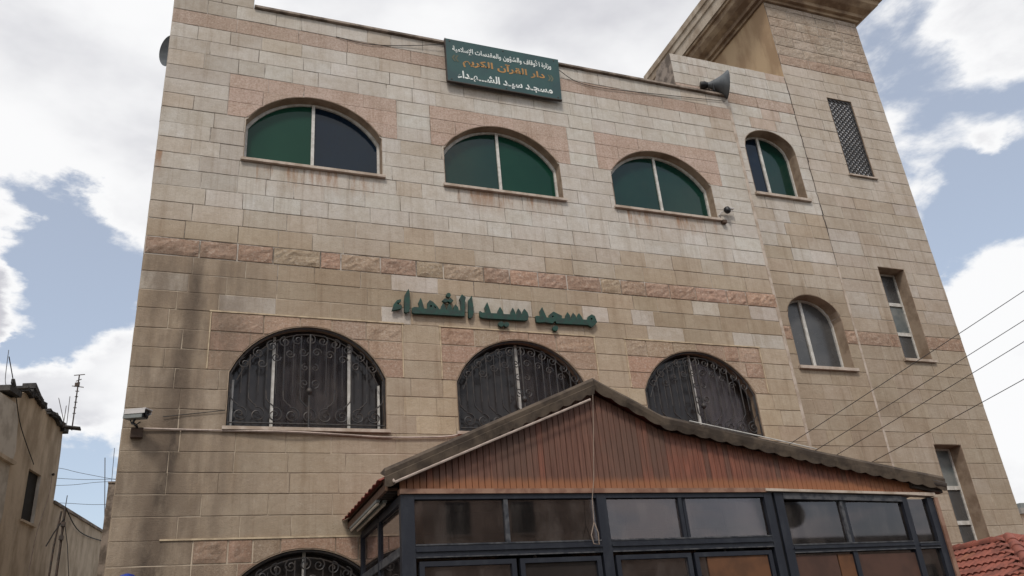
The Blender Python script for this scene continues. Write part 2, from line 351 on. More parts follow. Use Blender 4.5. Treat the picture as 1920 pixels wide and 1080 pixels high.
# openings: x0, x1, bottom, spring height, rise, kind
class Op:
    def __init__(s, x0, x1, z0, zs, rise, kind='seg'):
        s.x0, s.x1, s.z0, s.zs, s.rise, s.kind = x0, x1, z0, zs, rise, kind
        s.apex = zs+rise
        h = (x1-x0)/2; s.h = h; s.c = (x0+x1)/2
        if rise > 0 and kind == 'seg': s.R = (h*h+rise*rise)/(2*rise)
    def top(s, x):
        if s.rise <= 0: return s.zs
        d = min(abs(x-s.c), s.h)
        if s.kind == 'seg': return s.zs+s.rise-s.R+math.sqrt(max(0, s.R*s.R-d*d))
        return s.zs+s.rise*math.sqrt(max(0, 1-(d/s.h)**2))
    def outline(s, n=20, inset=0.0):
        x0, x1 = s.x0+inset, s.x1-inset
        pts = [(x0, s.z0+inset)]
        for i in range(n+1):
            x = x0+(x1-x0)*i/n
            xs = s.x0+(s.x1-s.x0)*i/n
            pts.append((x, s.top(xs)-inset))
        pts.append((x1, s.z0+inset)); return pts
def pieces(x0, x1, z0, z1, ops):
    """Outlines (x,z) of the rectangle minus the openings."""
    ev = [o for o in ops if o.x1 > x0+1e-4 and o.x0 < x1-1e-4 and o.apex > z0+1e-4 and o.z0 < z1-1e-4]
    if not ev: return [[(x0, z0), (x1, z0), (x1, z1), (x0, z1)]]
    xs = {x0, x1}
    for o in ev:
        for q in (o.x0, o.x1):
            if x0 < q < x1: xs.add(q)
        for i in range(1, 40):
            q = o.x0+(o.x1-o.x0)*i/40
            if x0 < q < x1: xs.add(q)
    xs = sorted(xs); segs = []
    for a, b in zip(xs[:-1], xs[1:]):
        if b-a < 1e-5: continue
        mid = (a+b)/2; o = next((o for o in ev if o.x0 < mid < o.x1), None)
        la = lb = z0
        if o: la = max(z0, o.top(a)); lb = max(z0, o.top(b))
        if min(la, lb) >= z1-.004: segs.append(None)
        else: segs.append((a, b, min(la, z1), min(lb, z1)))
    out = []; run = []
    def flush():
        if not run: return
        bot = []
        for a, b, la, lb in run:
            if not bot or abs(bot[-1][1]-la) > 1e-4 or abs(bot[-1][0]-a) > 1e-4: bot.append((a, la))
            if abs(lb-z0) < 1e-5 and len(bot) >= 2 and abs(bot[-1][1]-z0) < 1e-5 and abs(bot[-2][1]-z0) < 1e-5: bot[-1] = (b, lb)
            else: bot.append((b, lb))
        top = []
        if abs(bot[-1][1]-z1) > 1e-3: top.append((run[-1][1], z1))
        if abs(bot[0][1]-z1) > 1e-3: top.append((run[0][0], z1))
        poly = bot+top
        if len(poly) > 4:
            cl_ = []
            for v in poly:
                if not cl_ or math.hypot(v[0]-cl_[-1][0], v[1]-cl_[-1][1]) > .014: cl_.append(v)
            if math.hypot(cl_[0][0]-cl_[-1][0], cl_[0][1]-cl_[-1][1]) < .014: cl_.pop()
            poly = cl_
        if len(poly) >= 3:
            ar = abs(sum(poly[i][0]*poly[(i+1)%len(poly)][1]-poly[(i+1)%len(poly)][0]*poly[i][1] for i in range(len(poly))))/2
            if ar > .0012: out.append(poly)
        run.clear()
    prev = None
    for s_ in segs:
        if s_ is None: flush(); prev = None; continue
        # split at a full jamb step
        if run and (abs(run[-1][3]-s_[2]) > .5*(z1-z0)+.001 and min(run[-1][3], s_[2]) <= z0+1e-5 and max(run[-1][3], s_[2]) >= z1-.02): flush()
        run.append(s_)
    flush()
    return out
def inset_poly(P, d):
    n = len(P)
    ar = sum(P[i][0]*P[(i+1)%n][1]-P[(i+1)%n][0]*P[i][1] for i in range(n))
    if ar < 0: P = P[::-1]
    out = []
    for i in range(n):
        a, b, c = P[i-1], P[i], P[(i+1)%n]
        e1 = Vector((b[0]-a[0], b[1]-a[1])); e2 = Vector((c[0]-b[0], c[1]-b[1]))
        if e1.length < 1e-6 or e2.length < 1e-6: out.append(b); continue
        n1_ = Vector((-e1.y, e1.x)).normalized(); n2_ = Vector((-e2.y, e2.x)).normalized()
        k = (n1_+n2_); k = k/max(.5, k.length_squared)*2
        if k.length > 1.5: k = k.normalized()*1.5
        out.append((b[0]+k.x*d, b[1]+k.y*d))
    return out
def stone_mesh(q, poly, y, joint, depth, cham=.0045, rough=0.0, tone=None, tones=None):
    isr = len(poly) == 4 and abs(poly[0][1]-poly[1][1]) < 1e-4 and abs(poly[2][1]-poly[3][1]) < 1e-4 and abs(poly[0][0]-poly[3][0]) < 1e-4
    if not isr:
        xa, xb = min(p[0] for p in poly), max(p[0] for p in poly); zt = max(p[1] for p in poly); j2 = joint/2
        F = [(min(max(x, xa+j2), xb-j2), (z-j2 if z > zt-1e-4 else min(z+j2, zt-j2))) for x, z in poly]
        bot = [F[0]]
        for a in F[1:]:
            if a[0] < bot[-1][0]-1e-6: break
            bot.append(a)
        i0 = len(q.v)
        for (x1_, z1_), (x2_, z2_) in zip(bot[:-1], bot[1:]):
            if x2_-x1_ > 1e-5 and min(z1_, z2_) < zt-j2-1e-4:
                k = len(q.v); q.v += [(x1_, y, z1_), (x2_, y, z2_), (x2_, y, zt-j2), (x1_, y, zt-j2)]; q.f.append((k, k+1, k+2, k+3))
        k = len(q.v); n = len(F); q.v += [(x, y, z) for x, z in F]+[(x, y+depth, z) for x, z in F]
        for i in range(n): q.f.append((k+i, k+n+i, k+n+(i+1) % n, k+(i+1) % n))
        if tones is not None: tones += [tone]*(len(q.v)-i0)
        return
    P = [(x+random.uniform(-.0028, .0028), z+random.uniform(-.0028, .0028)) for x, z in inset_poly(poly, joint/2)] if isr and not rough else inset_poly(poly, joint/2); Q = inset_poly(P, cham); n = len(P); i0 = len(q.v)
    if rough and isr:
        nx = max(4, int((P[1][0]-P[0][0])/.055)); nz = 5
        (xa, za), (xb, _), (_, zb), _ = Q[0], Q[1], Q[2], Q[3]
        sd = random.random()*50
        for j in range(nz+1):
            for i in range(nx+1):
                u, v_ = i/nx, j/nz; x = xa+(xb-xa)*u; z = za+(zb-za)*v_
                e = min(u*(xb-xa), (1-u)*(xb-xa), v_*(zb-za), (1-v_)*(zb-za))
                lift = min(1, e/.035)
                h = rough*(.35+.9*mnoise.noise(Vector((x*7+sd, z*10, sd)))+.6*mnoise.noise(Vector((x*22, z*25, sd))))
                q.v.append((x, y-lift*h, z))
        for j in range(nz):
            for i in range(nx):
                a = i0+j*(nx+1)+i; q.f.append((a, a+1, a+nx+2, a+nx+1))
        ring = [i0+i for i in range(nx+1)]+[i0+j*(nx+1)+nx for j in range(1, nz+1)]+[i0+nz*(nx+1)+i for i in range(nx-1, -1, -1)]+[i0+j*(nx+1) for j in range(nz-1, 0, -1)]
        b0 = len(q.v)
        for k in ring:
            x, yy, z = q.v[k]
            dx = -cham if abs(x-xa) < 1e-6 else (cham if abs(x-xb) < 1e-6 else 0)
            dz = -cham if abs(z-za) < 1e-6 else (cham if abs(z-zb) < 1e-6 else 0)
            q.v.append((x+dx, y+depth, z+dz))
        m_ = len(ring)
        for k in range(m_): q.f.append((ring[k], b0+k, b0+(k+1)%m_, ring[(k+1)%m_]))
    else:
        q.v += [(x, y, z) for x, z in Q]; q.v += [(x, y+cham*.8, z) for x, z in P]; q.v += [(x, y+depth, z) for x, z in P]
        q.f.append(tuple(range(i0, i0+n)))
        for k in range(n):
            k2 = (k+1) % n
            q.f.append((i0+k, i0+n+k, i0+n+k2, i0+k2)); q.f.append((i0+n+k, i0+2*n+k, i0+2*n+k2, i0+n+k2))
    if tones is not None: tones += [tone]*(len(q.v)-i0)
def vary(c, a=.07, hue=.03):
    k = 1+random.uniform(-a, a); return (c[0]*k*(1+random.uniform(-hue, hue)), c[1]*k, c[2]*k*(1+random.uniform(-hue, hue)))
def course(x0, x1, lo, hi, forced=()):
    xs = [x0]+sorted(f for f in forced if x0+.05 < f < x1-.05)+[x1]; out = [x0]
    for a, b in zip(xs[:-1], xs[1:]):
        L = b-a; x = a
        ws = []
        tot = 0
        while tot < L:
            ws.append(random.uniform(lo, hi)); tot += ws[-1]
        if len(ws) > 1 and (tot-L) > ws[-1]*.5: tot -= ws.pop()
        k = L/sum(ws)
        for w_ in ws: x += w_*k; out.append(x)
        out[-1] = b
    return out

# ------------------------------------------------------------------ ground and street
g = MB(); g.face([(-1500, -1500, 0), (1500, -1500, 0), (1500, 1500, 0), (-1500, 1500, 0)])
g.build('ground', M['earth'], kind='structure')
g = MB(); g.face([(-60, -20, .004), (60, -20, .004), (60, -4.2, .004), (-60, -4.2, .004)])
g.build('road', M['asphalt'], kind='structure')
g = MB(); g.box((-60, -4.2, 0), (60, -.02, .12)); g.build('pavement', M['concrete'], kind='structure')

# ------------------------------------------------------------------ mosque hall
PALE, PALE2, WARM = (.575, .55, .51), (.54, .50, .455), (.50, .435, .365)
SAND, SAND2, SAND3 = (.375, .295, .21), (.41, .325, .235), (.345, .27, .19)
PINK, PINKL, PINKR = (.50, .355, .29), (.50, .385, .32), (.40, .24, .17)
hall = thing('mosque_hall', (4, 0, 0), 'broad pale stone front of the mosque with three arched windows on each floor', 'building')
WX = [(.37, 2.29), (3.23, 5.15), (6.06, 7.98)]
SX = [(.12, 2.52), (3.04, 5.35), (5.85, 8.22)]
ups = [Op(a, b, 8.32, 9.02, .555) for a, b in WX]
los = [Op(a, b, 4.56, 5.29, .65) for a, b in WX]
bas = [Op(a, b, 1.56, 2.56, .64) for a, b in WX]
hall_ops = ups+los+bas
HX0, HX1 = -.72, 8.78
HZ = [11.06, 10.80, 10.54, 10.29, 10.05, 9.78, 9.54, 9.29, 9.05, 8.80, 8.56, 8.32, 8.07, 7.81, 7.56, 7.30, 7.04, 6.79, 6.55, 6.30, 6.06, 5.80, 5.55, 5.30, 5.05, 4.80, 4.56, 4.30, 4.06, 3.82, 3.575, 3.32, 3.06, 2.81, 2.56, 2.31, 2.06, 1.81, 1.56, 1.31, 1.06, .81, .56, .31, .05]
def wall_core(name, x0, x1, zbreaks, ops, y0, y1, parent):
    q = MB()
    for a, b in zip(zbreaks[:-1], zbreaks[1:]):
        for P in pieces(x0, x1, a, b, ops): q.prism(P, y0, y1)
    return fixn(q.build(name, M['mortar'], parent))
wall_core('wall', HX0+.002, HX1-.002, [0, 1.56, 3.32, 4.56, 6.06, 8.32, 9.78, 11.06], hall_ops, .007, .34, hall)
boxpart('wall', (HX0+.002, .345, 0), (HX0+.3, 9.0, 11.06), M['mortar'], hall)
boxpart('wall', (HX0+.305, 8.7, 0), (HX1-.305, 9.0, 11.05), M['mortar'], hall)
boxpart('wall', (HX1-.30, .345, 0), (HX1-.002, 9.0, 10.9), M['mortar'], hall)
boxpart('roof', (HX0+.305, .345, 10.2), (HX1-.305, 8.695, 10.4), M['concrete'], hall)
for zf in (3.3, 7.0): boxpart('floor', (HX0+.305, .6, zf), (HX1-.305, 8.69, zf+.2), M['dark_inside'], hall)
# reveals: one lining strip per opening
def lining(op, y0, y1, parent, mt, bottom=True):
    q = MB(); P = op.outline(24); Q = op.outline(24, .006)
    rng = range(len(P)-1)
    for i in rng:
        a, b, c, d = P[i], P[i+1], Q[i+1], Q[i]
        q.add([(a[0], y0, a[1]), (b[0], y0, b[1]), (c[0], y0, c[1]), (d[0], y0, d[1]), (a[0], y1, a[1]), (b[0], y1, b[1]), (c[0], y1, c[1]), (d[0], y1, d[1])],
              [(0,1,2,3), (7,6,5,4), (3,2,6,7), (0,4,5,1)])
    return fixn(q.build('reveal', mt, parent))

stones = []     # (name, poly, y, rough, tone, joint, priority, material)
def lay(x0, x1, z0, z1, y, ops, tone_fn, lo=.42, hi=.72, forced=(), kind='stone', rough=0.0, joint=.011, vis=True, mt='stone', jit=.003, xoff=0):
    xs = course(x0, x1, lo, hi, forced)
    for a, b in zip(xs[:-1], xs[1:]):
        for P in pieces(a, b, z0, z1, ops):
            k, t, r, m_ = kind, None, rough, mt
            res = tone_fn((a+b)/2, (z0+z1)/2)
            t = res[0]
            if len(res) > 1: k, r, m_ = res[1], res[2], res[3]
            ar = (b-a)*(z1-z0)
            jy = random.uniform(-jit, jit)
            stones.append((k, P, y+jy, r, t, joint, (1 if vis else 0, ar), m_))
def flush_stones(parent, limit=300):
    kinds = {}
    for s in stones: kinds.setdefault(s[0], []).append(s)
    for k, L in kinds.items():
        L.sort(key=lambda s: s[6], reverse=True)
        for s in L[:limit]:
            q = MB(); stone_mesh(q, s[1], s[2], s[5], .014, rough=s[3])
            for _ in (0,): pass
            q.build(k, M[s[7]], parent, tone=s[4])
        rest = L[limit:]
        if rest:
            q = MB(); tones = []
            for s in rest: stone_mesh(q, s[1], s[2], s[5], .014, rough=s[3], tone=s[4], tones=tones)
            q.build('rear_stonework' if False else 'minor_stonework', M[rest[0][7]], parent, tone=tones, kind='stuff')
    stones.clear()

def hall_tone(x, z):
    r = random.random()
    if z > 7.55:
        if z > 10.8 and x < .4: return (vary((.40, .36, .31), .05, .015),)
        if x < .6 and r < .5: return (vary((.44, .40, .355), .05, .015),)
        return (vary(PALE if r < .64 else PALE2 if r < .94 else WARM, .045, .015),)
    if z > 7.04: return (vary((SAND2 if r < (.7 if z < 7.3 else .34) else (.47, .405, .335)), .06, .02),)
    if z > 6.1:
        k = .26 if x > 2.6 else .12
        if x < 2.4 and r > .12: return (vary(SAND3 if r < .6 else (.31, .235, .16), .07, .02),)
        return (vary(PALE2 if r < k else SAND2 if r < .6 else SAND if r < .85 else SAND3, .08),)
    if z > 4.5:
        if x > 8.2: return (vary((.45, .37, .275) if r < .7 else SAND2, .06),)
        if 2.5 < x: return (vary((.47, .375, .26) if (z < 5.3 and r < .8) else SAND2, .06, .02),)
        return (vary((.385, .31, .23) if z < 5.3 else SAND3, .06, .02),)
    return (vary((.355, .285, .205) if r < .6 else (.335, .265, .19), .045, .015),)
def pink_lo(x, z):
    r = random.random()
    return (vary(PINKR if r < .45 else (.41, .275, .20) if r < .85 else (.395, .295, .21), .10, .04), 'pink_stone', .012, 'rough_stone')
def mid_band(x, z):
    r = random.random()
    c = (.40, .245, .18) if r < .5 else (.34, .205, .15) if r < .72 else (.385, .285, .20)
    return (vary(c, .13, .06), 'pink_stone', .019, 'rough_stone')
def pink_hi(x, z): return (vary(PINK, .035, .015), 'pink_stone', .0, 'rough_stone')
def band_hi(x, z): return (vary((.45, .325, .265), .05, .02), 'pink_stone', .0, 'rough_stone')
for z1, z0 in zip(HZ[:-1], HZ[1:]):
    zm = (z0+z1)/2; vis = z0 > 4.2 or z0 > 2.5
    if 10.54 < zm < 10.80: lay(HX0, HX1, z0, z1, 0, hall_ops, band_hi, .7, 1.2, joint=.006); continue
    if 6.79 < zm < 7.04: lay(HX0, HX1, z0, z1, -.004, hall_ops, mid_band, .26, .66, joint=.014); continue
    sur = None
    if 9.05 < zm < 9.78: sur = (pink_hi, .008)
    elif 5.30 < zm < 6.06: sur = (pink_lo, .014)
    elif 2.56 < zm < 3.32: sur = (pink_lo, .014)
    jt = .0065 if zm > 7.0 else .008
    if zm < 4.56: L, H = .50, .85
    elif zm < 7: L, H = .36, .68
    else: L, H = .36, .70
    def visf(a, b): return True
    cuts = [HX0]+([c for s_ in SX for c in s_] if sur else [])+[HX1]
    for i, (a, b) in enumerate(zip(cuts[:-1], cuts[1:])):
        inside = sur and i % 2 == 1
        shown = z0 > 4.5 or (z0 > 2.5 and b < 3.2) or (z0 > 3.5 and not sur)
        if inside: lay(a, b, z0, z1, -.002, hall_ops, sur[0], .40 if zm > 8 else .28, .9 if zm > 8 else .68, joint=sur[1] if zm < 8 else .004, vis=shown)
        elif z0 < 4.4 and not sur:
            lay(a, 2.4, z0, z1, 0, hall_ops, hall_tone, L, H, joint=jt, vis=z0 > 2.5); lay(2.4, b, z0, z1, 0, hall_ops, hall_tone, L, H, joint=jt, vis=z0 > 4.2)
        else: lay(a, b, z0, z1, 0, hall_ops, hall_tone, L, H, joint=jt, vis=shown)
# left flank of the hall, the same coursing as one joined layer
def flank():
    q = MB(); tones = []
    for z1, z0 in list(zip(HZ[:-1], HZ[1:]))+[(12.1, 11.84), (11.84, 11.58), (11.58, 11.32), (11.32, 11.06)]:
        ye = 9.0 if z1 < 11.1 else .5
        xs = course(.02, ye, .4, .75)
        for a, b in zip(xs[:-1], xs[1:]):
            t = hall_tone(-.6, (z0+z1)/2)[0]; k = len(q.v)
            y0, y1, c0, c1 = a+.004, b-.004, z0+.004, z1-.004; xo = HX0-.004-random.uniform(0, .003)
            q.v += [(xo, y0, c0), (xo, y1, c0), (xo, y1, c1), (xo, y0, c1), (HX0+.001, y0, c0), (HX0+.001, y1, c0), (HX0+.001, y1, c1), (HX0+.001, y0, c1)]
            q.f += [(k, k+3, k+2, k+1), (k, k+1, k+5, k+4), (k+1, k+2, k+6, k+5), (k+2, k+3, k+7, k+6), (k+3, k, k+4, k+7)]; tones += [t]*8
    fixn(q.build('flank_stonework', M['stone'], hall, tone=tones, kind='stuff'))
flank()
# raised parapet at the left corner
for z0, z1 in ((11.06, 11.32), (11.32, 11.58), (11.58, 11.84), (11.84, 12.1)):
    lay(HX0, .38, z0, z1, 0, [], hall_tone, .4, .7)
flush_stones(hall)
boxpart('parapet', (HX0+.002, .012, 11.06), (.378, .5, 12.1), M['mortar'], hall)
boxpart('coping', (.382, -.05, 11.062), (HX1-.02, .099, 11.10), M['coping'], hall)
boxpart('coping', (.382, .101, 11.062), (7.74, .36, 11.098), M['coping'], hall)
boxpart('joint_strip', (HX1-.045, -.006, 4.3), (HX1+.012, .06, 10.86), M['sill'], hall)
for (a, b), z in [(s_, 6.065) for s_ in SX]+[((-.2, 2.52), 3.325)]:
    boxpart('pointing_line', (a-.02, -.012, z-.008), (b+.02, .004, z+.010), M['pointing'], hall)
for (a, b) in SX:
    for xx in (a, b): boxpart('pointing_line', (xx-.008, -.010, 5.31), (xx+.006, .004, 6.05), M['pointing'], hall)

def pane_poly(op, xa, xb, z0, inset=.0, n=14):
    P = [(xa, z0)]
    for i in range(n+1):
        x = xa+(xb-xa)*i/n; P.append((x, op.top(x)-inset))
    P.append((xb, z0)); return P
def arched_window(op, y, parent, mats, splits, sill=True, fr='alu', depth=.15, fw=.035, bars=(), sillz=.04, mull='alu', barw=.022):
    """window > pane, mullion, sill"""
    yy = y+depth; zb = op.z0+sillz
    q = MB(); n = 24
    P = op.outline(n, .008); Q = op.outline(n, fw+.008)
    P[0] = (P[0][0], zb); P[-1] = (P[-1][0], zb); Q[0] = (Q[0][0], zb+fw*.6); Q[-1] = (Q[-1][0], zb+fw*.6)
    m_ = len(P)
    for i in range(m_):
        j = (i+1) % m_; a, b, c, d = P[i], P[j], Q[j], Q[i]
        q.add([(a[0], yy, a[1]), (b[0], yy, b[1]), (c[0], yy, c[1]), (d[0], yy, d[1]), (a[0], yy+.05, a[1]), (b[0], yy+.05, b[1]), (c[0], yy+.05, c[1]), (d[0], yy+.05, d[1])],
              [(0,1,2,3), (7,6,5,4), (3,2,6,7), (0,4,5,1)])
    win = fixn(q.build('window', M[fr], parent, origin=(op.c, yy, zb)))
    xs = [op.x0+.012]+list(splits)+[op.x1-.012]
    for k, (a, b) in enumerate(zip(xs[:-1], xs[1:])):
        q = MB(); q.prism(pane_poly(op, a, b, zb+.005, .012), yy+.022+.012*(k % 2), yy+.030+.012*(k % 2))
        fixn(q.build('pane', M[mats[k]], win))
    for s_ in splits:
        q = MB(); q.box((s_-barw, yy-.006, zb+.01), (s_+barw, yy+.021, op.top(s_)-.02)); q.build('mullion', M[mull], win)
    if sill:
        q = MB(); q.box((op.x0-.035, y-.055, op.z0), (op.x1+.035, y-.004, op.z0+sillz)); q.box((op.x0+.008, y-.0045, op.z0), (op.x1-.008, yy+.05, op.z0+sillz))
        q.build('sill', M['sill'], win)
    return win
for k, op in enumerate(ups):
    lining(op, .002, .23, hall, M['reveal'])
    mats = [('glass_green', 'glass_navy'), ('glass_teal', 'glass_green'), ('glass_teal', 'glass_teal')][k]
    arched_window(op, 0, hall, mats, [op.c+(-.02, -.02, -.0)[k]])
for k, op in enumerate(los):
    lining(op, .002, .26, hall, M['reveal'])
    spl = [(.90, 1.84), (op.c-.02,), (op.c-.02,)][k]
    mats = [('glass_smoke', 'dull_glass', 'glass_smoke'), ('glass_smoke', 'dull_glass'), ('glass_smoke', 'dull_glass')][k]
    arched_window(op, 0, hall, mats, spl, depth=.15, fr='dark_metal', fw=.02, mull='alu', barw=.018)
    # curtain
    a, b = (.78, 2.0) if k == 0 else (op.x0+.1, op.x1-.1)
    q = MB(); n = 60; q.v = []
    for i in range(n+1):
        x = a+(b-a)*i/n; y = .30+.022*math.sin(x*58)+.01*math.sin(x*131)
        q.v += [(x, y, 4.6), (x, y, min(op.top(min(max(x, op.x0), op.x1)), 6.2))]
    q.f = [(2*i, 2*i+2, 2*i+3, 2*i+1) for i in range(n)]
    q.build('curtain', M['curtain'], hall, smooth=True)
for op in bas:
    lining(op, .002, .26, hall, M['reveal'])
    arched_window(op, 0, hall, ('glass_smoke', 'glass_smoke'), [op.c], depth=.15, fr='dark_metal', fw=.02, barw=.018)
# side frame strips seen silver in the first lower window
for x in (.43, 2.21): boxpart('frame_strip', (x-.014, .10, 4.61), (x+.014, .13, 5.22), M['alu'], hall)

# wrought-iron grilles
def spiral(cx, cz, r, a0, turns, y, s=1, n=26, lead=None):
    pts = []
    for i in range(n+1):
        t = i/n; rr = r*(1-.86*t); a = a0+s*turns*2*math.pi*t
        pts.append((cx+rr*math.cos(a), y, cz+rr*math.sin(a)))
    return (list(lead)+pts) if lead else pts
def grille(op, parent, yb=.028):
    q = MB(); n = 28
    P = op.outline(n, .02)
    P[0] = (P[0][0], op.z0+.05); P[-1] = (P[-1][0], op.z0+.05)
    q.tube([(x, yb, z) for x, z in P]+[(P[0][0], yb, P[0][1])], .015, 5)
    q.tube([(x, yb+.004, z) for x, z in op.outline(n, .10)[1:-1]], .008, 5)
    g = fixn(q.build('grille', M['dark_metal'], parent, smooth=True, origin=(op.c, yb, op.z0+.05)))
    zb = op.z0+.05
    tubepart('rail', [(op.x0+.02, yb, zb+.055), (op.x1-.02, yb, zb+.055)], .009, M['dark_metal'], g, 5)
    # row of scrolls along the foot
    nS = 9; w_ = (op.x1-op.x0-.1)/nS
    for i in range(nS):
        cx = op.x0+.05+w_*(i+.5); s = 1 if i < nS/2 else -1
        cz = zb+.055+.105
        tail = [(cx-s*w_*.55+s*.0, yb, cz+.30), (cx-s*w_*.52, yb, cz+.20), (cx-s*w_*.30, yb, cz+.145), (cx-s*.02, yb, cz+.115)]
        tubepart('scroll', spiral(cx, cz, .098, math.pi/2+s*.2, 1.6, yb, -s, lead=tail), .009, M['dark_metal'], g, 5)
        xb = cx-s*w_*.55
        zt = op.top(min(max(xb, op.x0), op.x1))-.12
        if zt > cz+.38: tubepart('bar', [(xb, yb, cz+.30), (xb, yb, zt)], .009, M['dark_metal'], g, 5)
        zt2 = op.top(min(max(cx, op.x0), op.x1))-.16
        if zt2 > cz+.45: tubepart('bar', [(cx, yb, cz+.26), (cx, yb, zt2)], .006, M['dark_metal'], g, 5)
    # scrolls that follow the arch
    for i in range(11):
        t = (i+.5)/11; x = op.x0+.10+(op.x1-op.x0-.2)*t; z = op.top(x)-.17; s = 1 if t < .5 else -1
        tubepart('scroll', spiral(x, z, .072, math.pi/2, 1.5, yb, s), .008, M['dark_metal'], g, 5)
    for i in range(8):
        t = (i+.5)/8; x = op.x0+.30+(op.x1-op.x0-.6)*t; z = op.top(x)-.34; s = 1 if t < .5 else -1
        tubepart('scroll', spiral(x, z, .060, 0, 1.4, yb, -s), .008, M['dark_metal'], g, 5)
    # centre ornament
    for s in (-1, 1):
        tubepart('scroll', spiral(op.c+s*.065, op.z0+.62, .06, -math.pi/2, 1.3, yb-.004, s), .008, M['dark_metal'], g, 5)
        tubepart('scroll', spiral(op.c+s*.06, op.z0+.83, .05, math.pi/2, 1.2, yb-.004, -s), .008, M['dark_metal'], g, 5)
    tubepart('bar', [(op.c, yb-.004, zb), (op.c, yb-.004, op.apex-.1)], .013, M['dark_metal'], g, 6)
    q = MB(); q.lathe((op.c, yb-.01, op.z0+.52), (0, 0, 1), [(.005, -.05), (.035, -.02), (.04, 0), (.03, .03), (.005, .05)], 10)
    fixn(q.build('boss', M['dark_metal'], g, smooth=True))
for op in los: grille(op, hall)
grille(bas[0], hall)

# ------------------------------------------------------------------ stair wing (right of the hall, slightly set back)
YR = .10
RZ = [11.30+.2505*k for k in range(12, -46, -1)]
def kz(k): return 11.30-.2505*k
wing = thing('stair_wing', (9.5, YR, 0), 'narrow pale stone bay with two small arched windows between the hall and the tower', 'building')
sw = [Op(9.0, 10.13, kz(9), 10.10, .43, 'ell'), Op(9.03, 10.14, kz(22), 6.72, .43, 'ell')]
WX0, WX1 = 8.792, 10.375
wall_core('wall', WX0+.002, WX1-.002, [0, kz(22), kz(18), kz(9), kz(3), kz(1)], sw, YR+.007, YR+.34, wing)
def wing_tone(x, z):
    r = random.random()
    if z > 8.9: return (vary(PALE if r < .6 else PALE2 if r < .92 else PINKL, .045, .015),)
    if z > 7.3: return (vary((.45, .38, .305) if r < .5 else SAND2 if r < .8 else PALE2, .06, .02),)
    return (vary((.325, .255, .185) if r < .5 else (.35, .28, .21) if r < .85 else SAND3, .06, .02),)
def band_r(x, z): return (vary((.46, .33, .27) if z > 9 else (.38, .235, .17), .08), 'pink_stone', .0 if z > 9 else .018, 'rough_stone')
for k in range(1, 45):
    z1, z0 = kz(k), kz(k+1)
    if z0 < 0: continue
    if k == 19: lay(WX0, WX1, z0, z1, YR-.003, sw, band_r, .3, .6); continue
    # arch ring stones beside the small windows are their own cuts
    lay(WX0, WX1, z0, z1, YR, sw, wing_tone, .30, .62, vis=z0 > 4, joint=.0065)
# parapet block above the roof, running left behind the hall's coping
BX0 = 7.77
for k, (z0, z1) in enumerate(((11.05, 11.30), (11.30, 11.55), (11.55, 11.80), (11.80, 11.98))):
    if k == 0: lay(BX0, WX1, z0, z1, YR, [], band_r, .5, .9)
    else: lay(BX0, WX1, z0, z1, YR, [], wing_tone, .35, .62, joint=.006)
flush_stones(wing)
boxpart('parapet', (BX0+.002, YR+.012, 11.101), (WX1-.002, YR+.30, 11.98), M['mortar'], wing)
q = MB(); P = [(YR+.30, 10.9), (.80, 10.9), (.80, 11.62), (.74, 11.80), (.66, 11.86), (.62, 11.96), (YR+.30, 11.975)]
q.add([(BX0+.004, y, z) for y, z in P]+[(BX0+.26, y, z) for y, z in P], [tuple(range(7)), tuple(range(13, 6, -1))]+[(i, 7+i, 7+(i+1) % 7, (i+1) % 7) for i in range(7)])
fixn(q.build('parapet_return', M['coping'], wing))
boxpart('end_face', (BX0-.012, YR+.004, 11.102), (BX0+.0, YR+.30, 11.978), M['coping'], wing)
for k, op in enumerate(sw):
    lining(op, YR+.002, YR+.30, wing, M['reveal'])
    arched_window(op, YR, wing, [('glass_navy', 'glass_teal'), ('glass_grey', 'glass_grey')][k], [op.x0+.50], depth=.21, sillz=.05, barw=.028, fw=.03)
boxpart('back_volume', (WX0+.01, YR+.5, 0), (WX1-.01, 4, 10.9), M['dark_inside'], wing)

# ------------------------------------------------------------------ tower
TX0, TX1 = 10.383, 12.77
tower = thing('stair_tower', (11.6, YR, 0), 'tall square stone tower at the right end with flared cornice, lattice screen and narrow windows', 'building')
nar = [Op(11.30, 11.92, kz(21), 7.86, 0), Op(11.35, 11.95, kz(34), 4.60, 0), Op(11.31, 11.93, kz(6), 11.66, 0)]
wall_core('wall', TX0+.002, TX1-.002, [0, kz(34), 4.7, kz(21), 8.0, kz(6), 11.8, 13.95], nar, YR+.007, YR+.34, tower)
def tower_tone(x, z):
    r = random.random()
    if z > 12.6: return (vary((.345, .27, .205) if r < .6 else (.39, .315, .25), .09), 'stone', .014, 'rough_stone')
    if z > 9.2: return (vary((.49, .43, .37) if r < .55 else (.455, .39, .325), .05, .015),)
    if z > 6.5: return (vary((.42, .35, .285) if r < .45 else (.39, .315, .245) if r < .8 else (.455, .405, .36), .06, .02),)
    return (vary((.345, .28, .21) if r < .5 else (.375, .31, .245) if r < .8 else (.32, .255, .19), .06, .02),)
for k in range(-11, 45):
    z1, z0 = kz(k), kz(k+1)
    if z0 < 0: continue
    z1 = min(z1, 13.93)
    if k == -5 or k == 19: lay(TX0, TX1, z0, z1, YR-.003, nar, (lambda x, z: (vary((.385, .245, .175) if z > 9 else (.34, .215, .16), .08), 'pink_stone', .012, 'rough_stone')), .5, .8); continue
    lay(TX0, TX1, z0, z1, YR, nar, tower_tone, .38, .72, vis=z0 > 2.8, joint=.0065)
flush_stones(tower)
boxpart('side_wall', (TX0+.002, YR+.345, 0), (TX0+.3, 3.4, 13.94), M['stucco_yellow'], tower)
boxpart('corner_face', (TX0-.008, YR+.016, 11.985), (TX0+.0, YR+.344, 13.93), M['stucco_yellow'], tower)
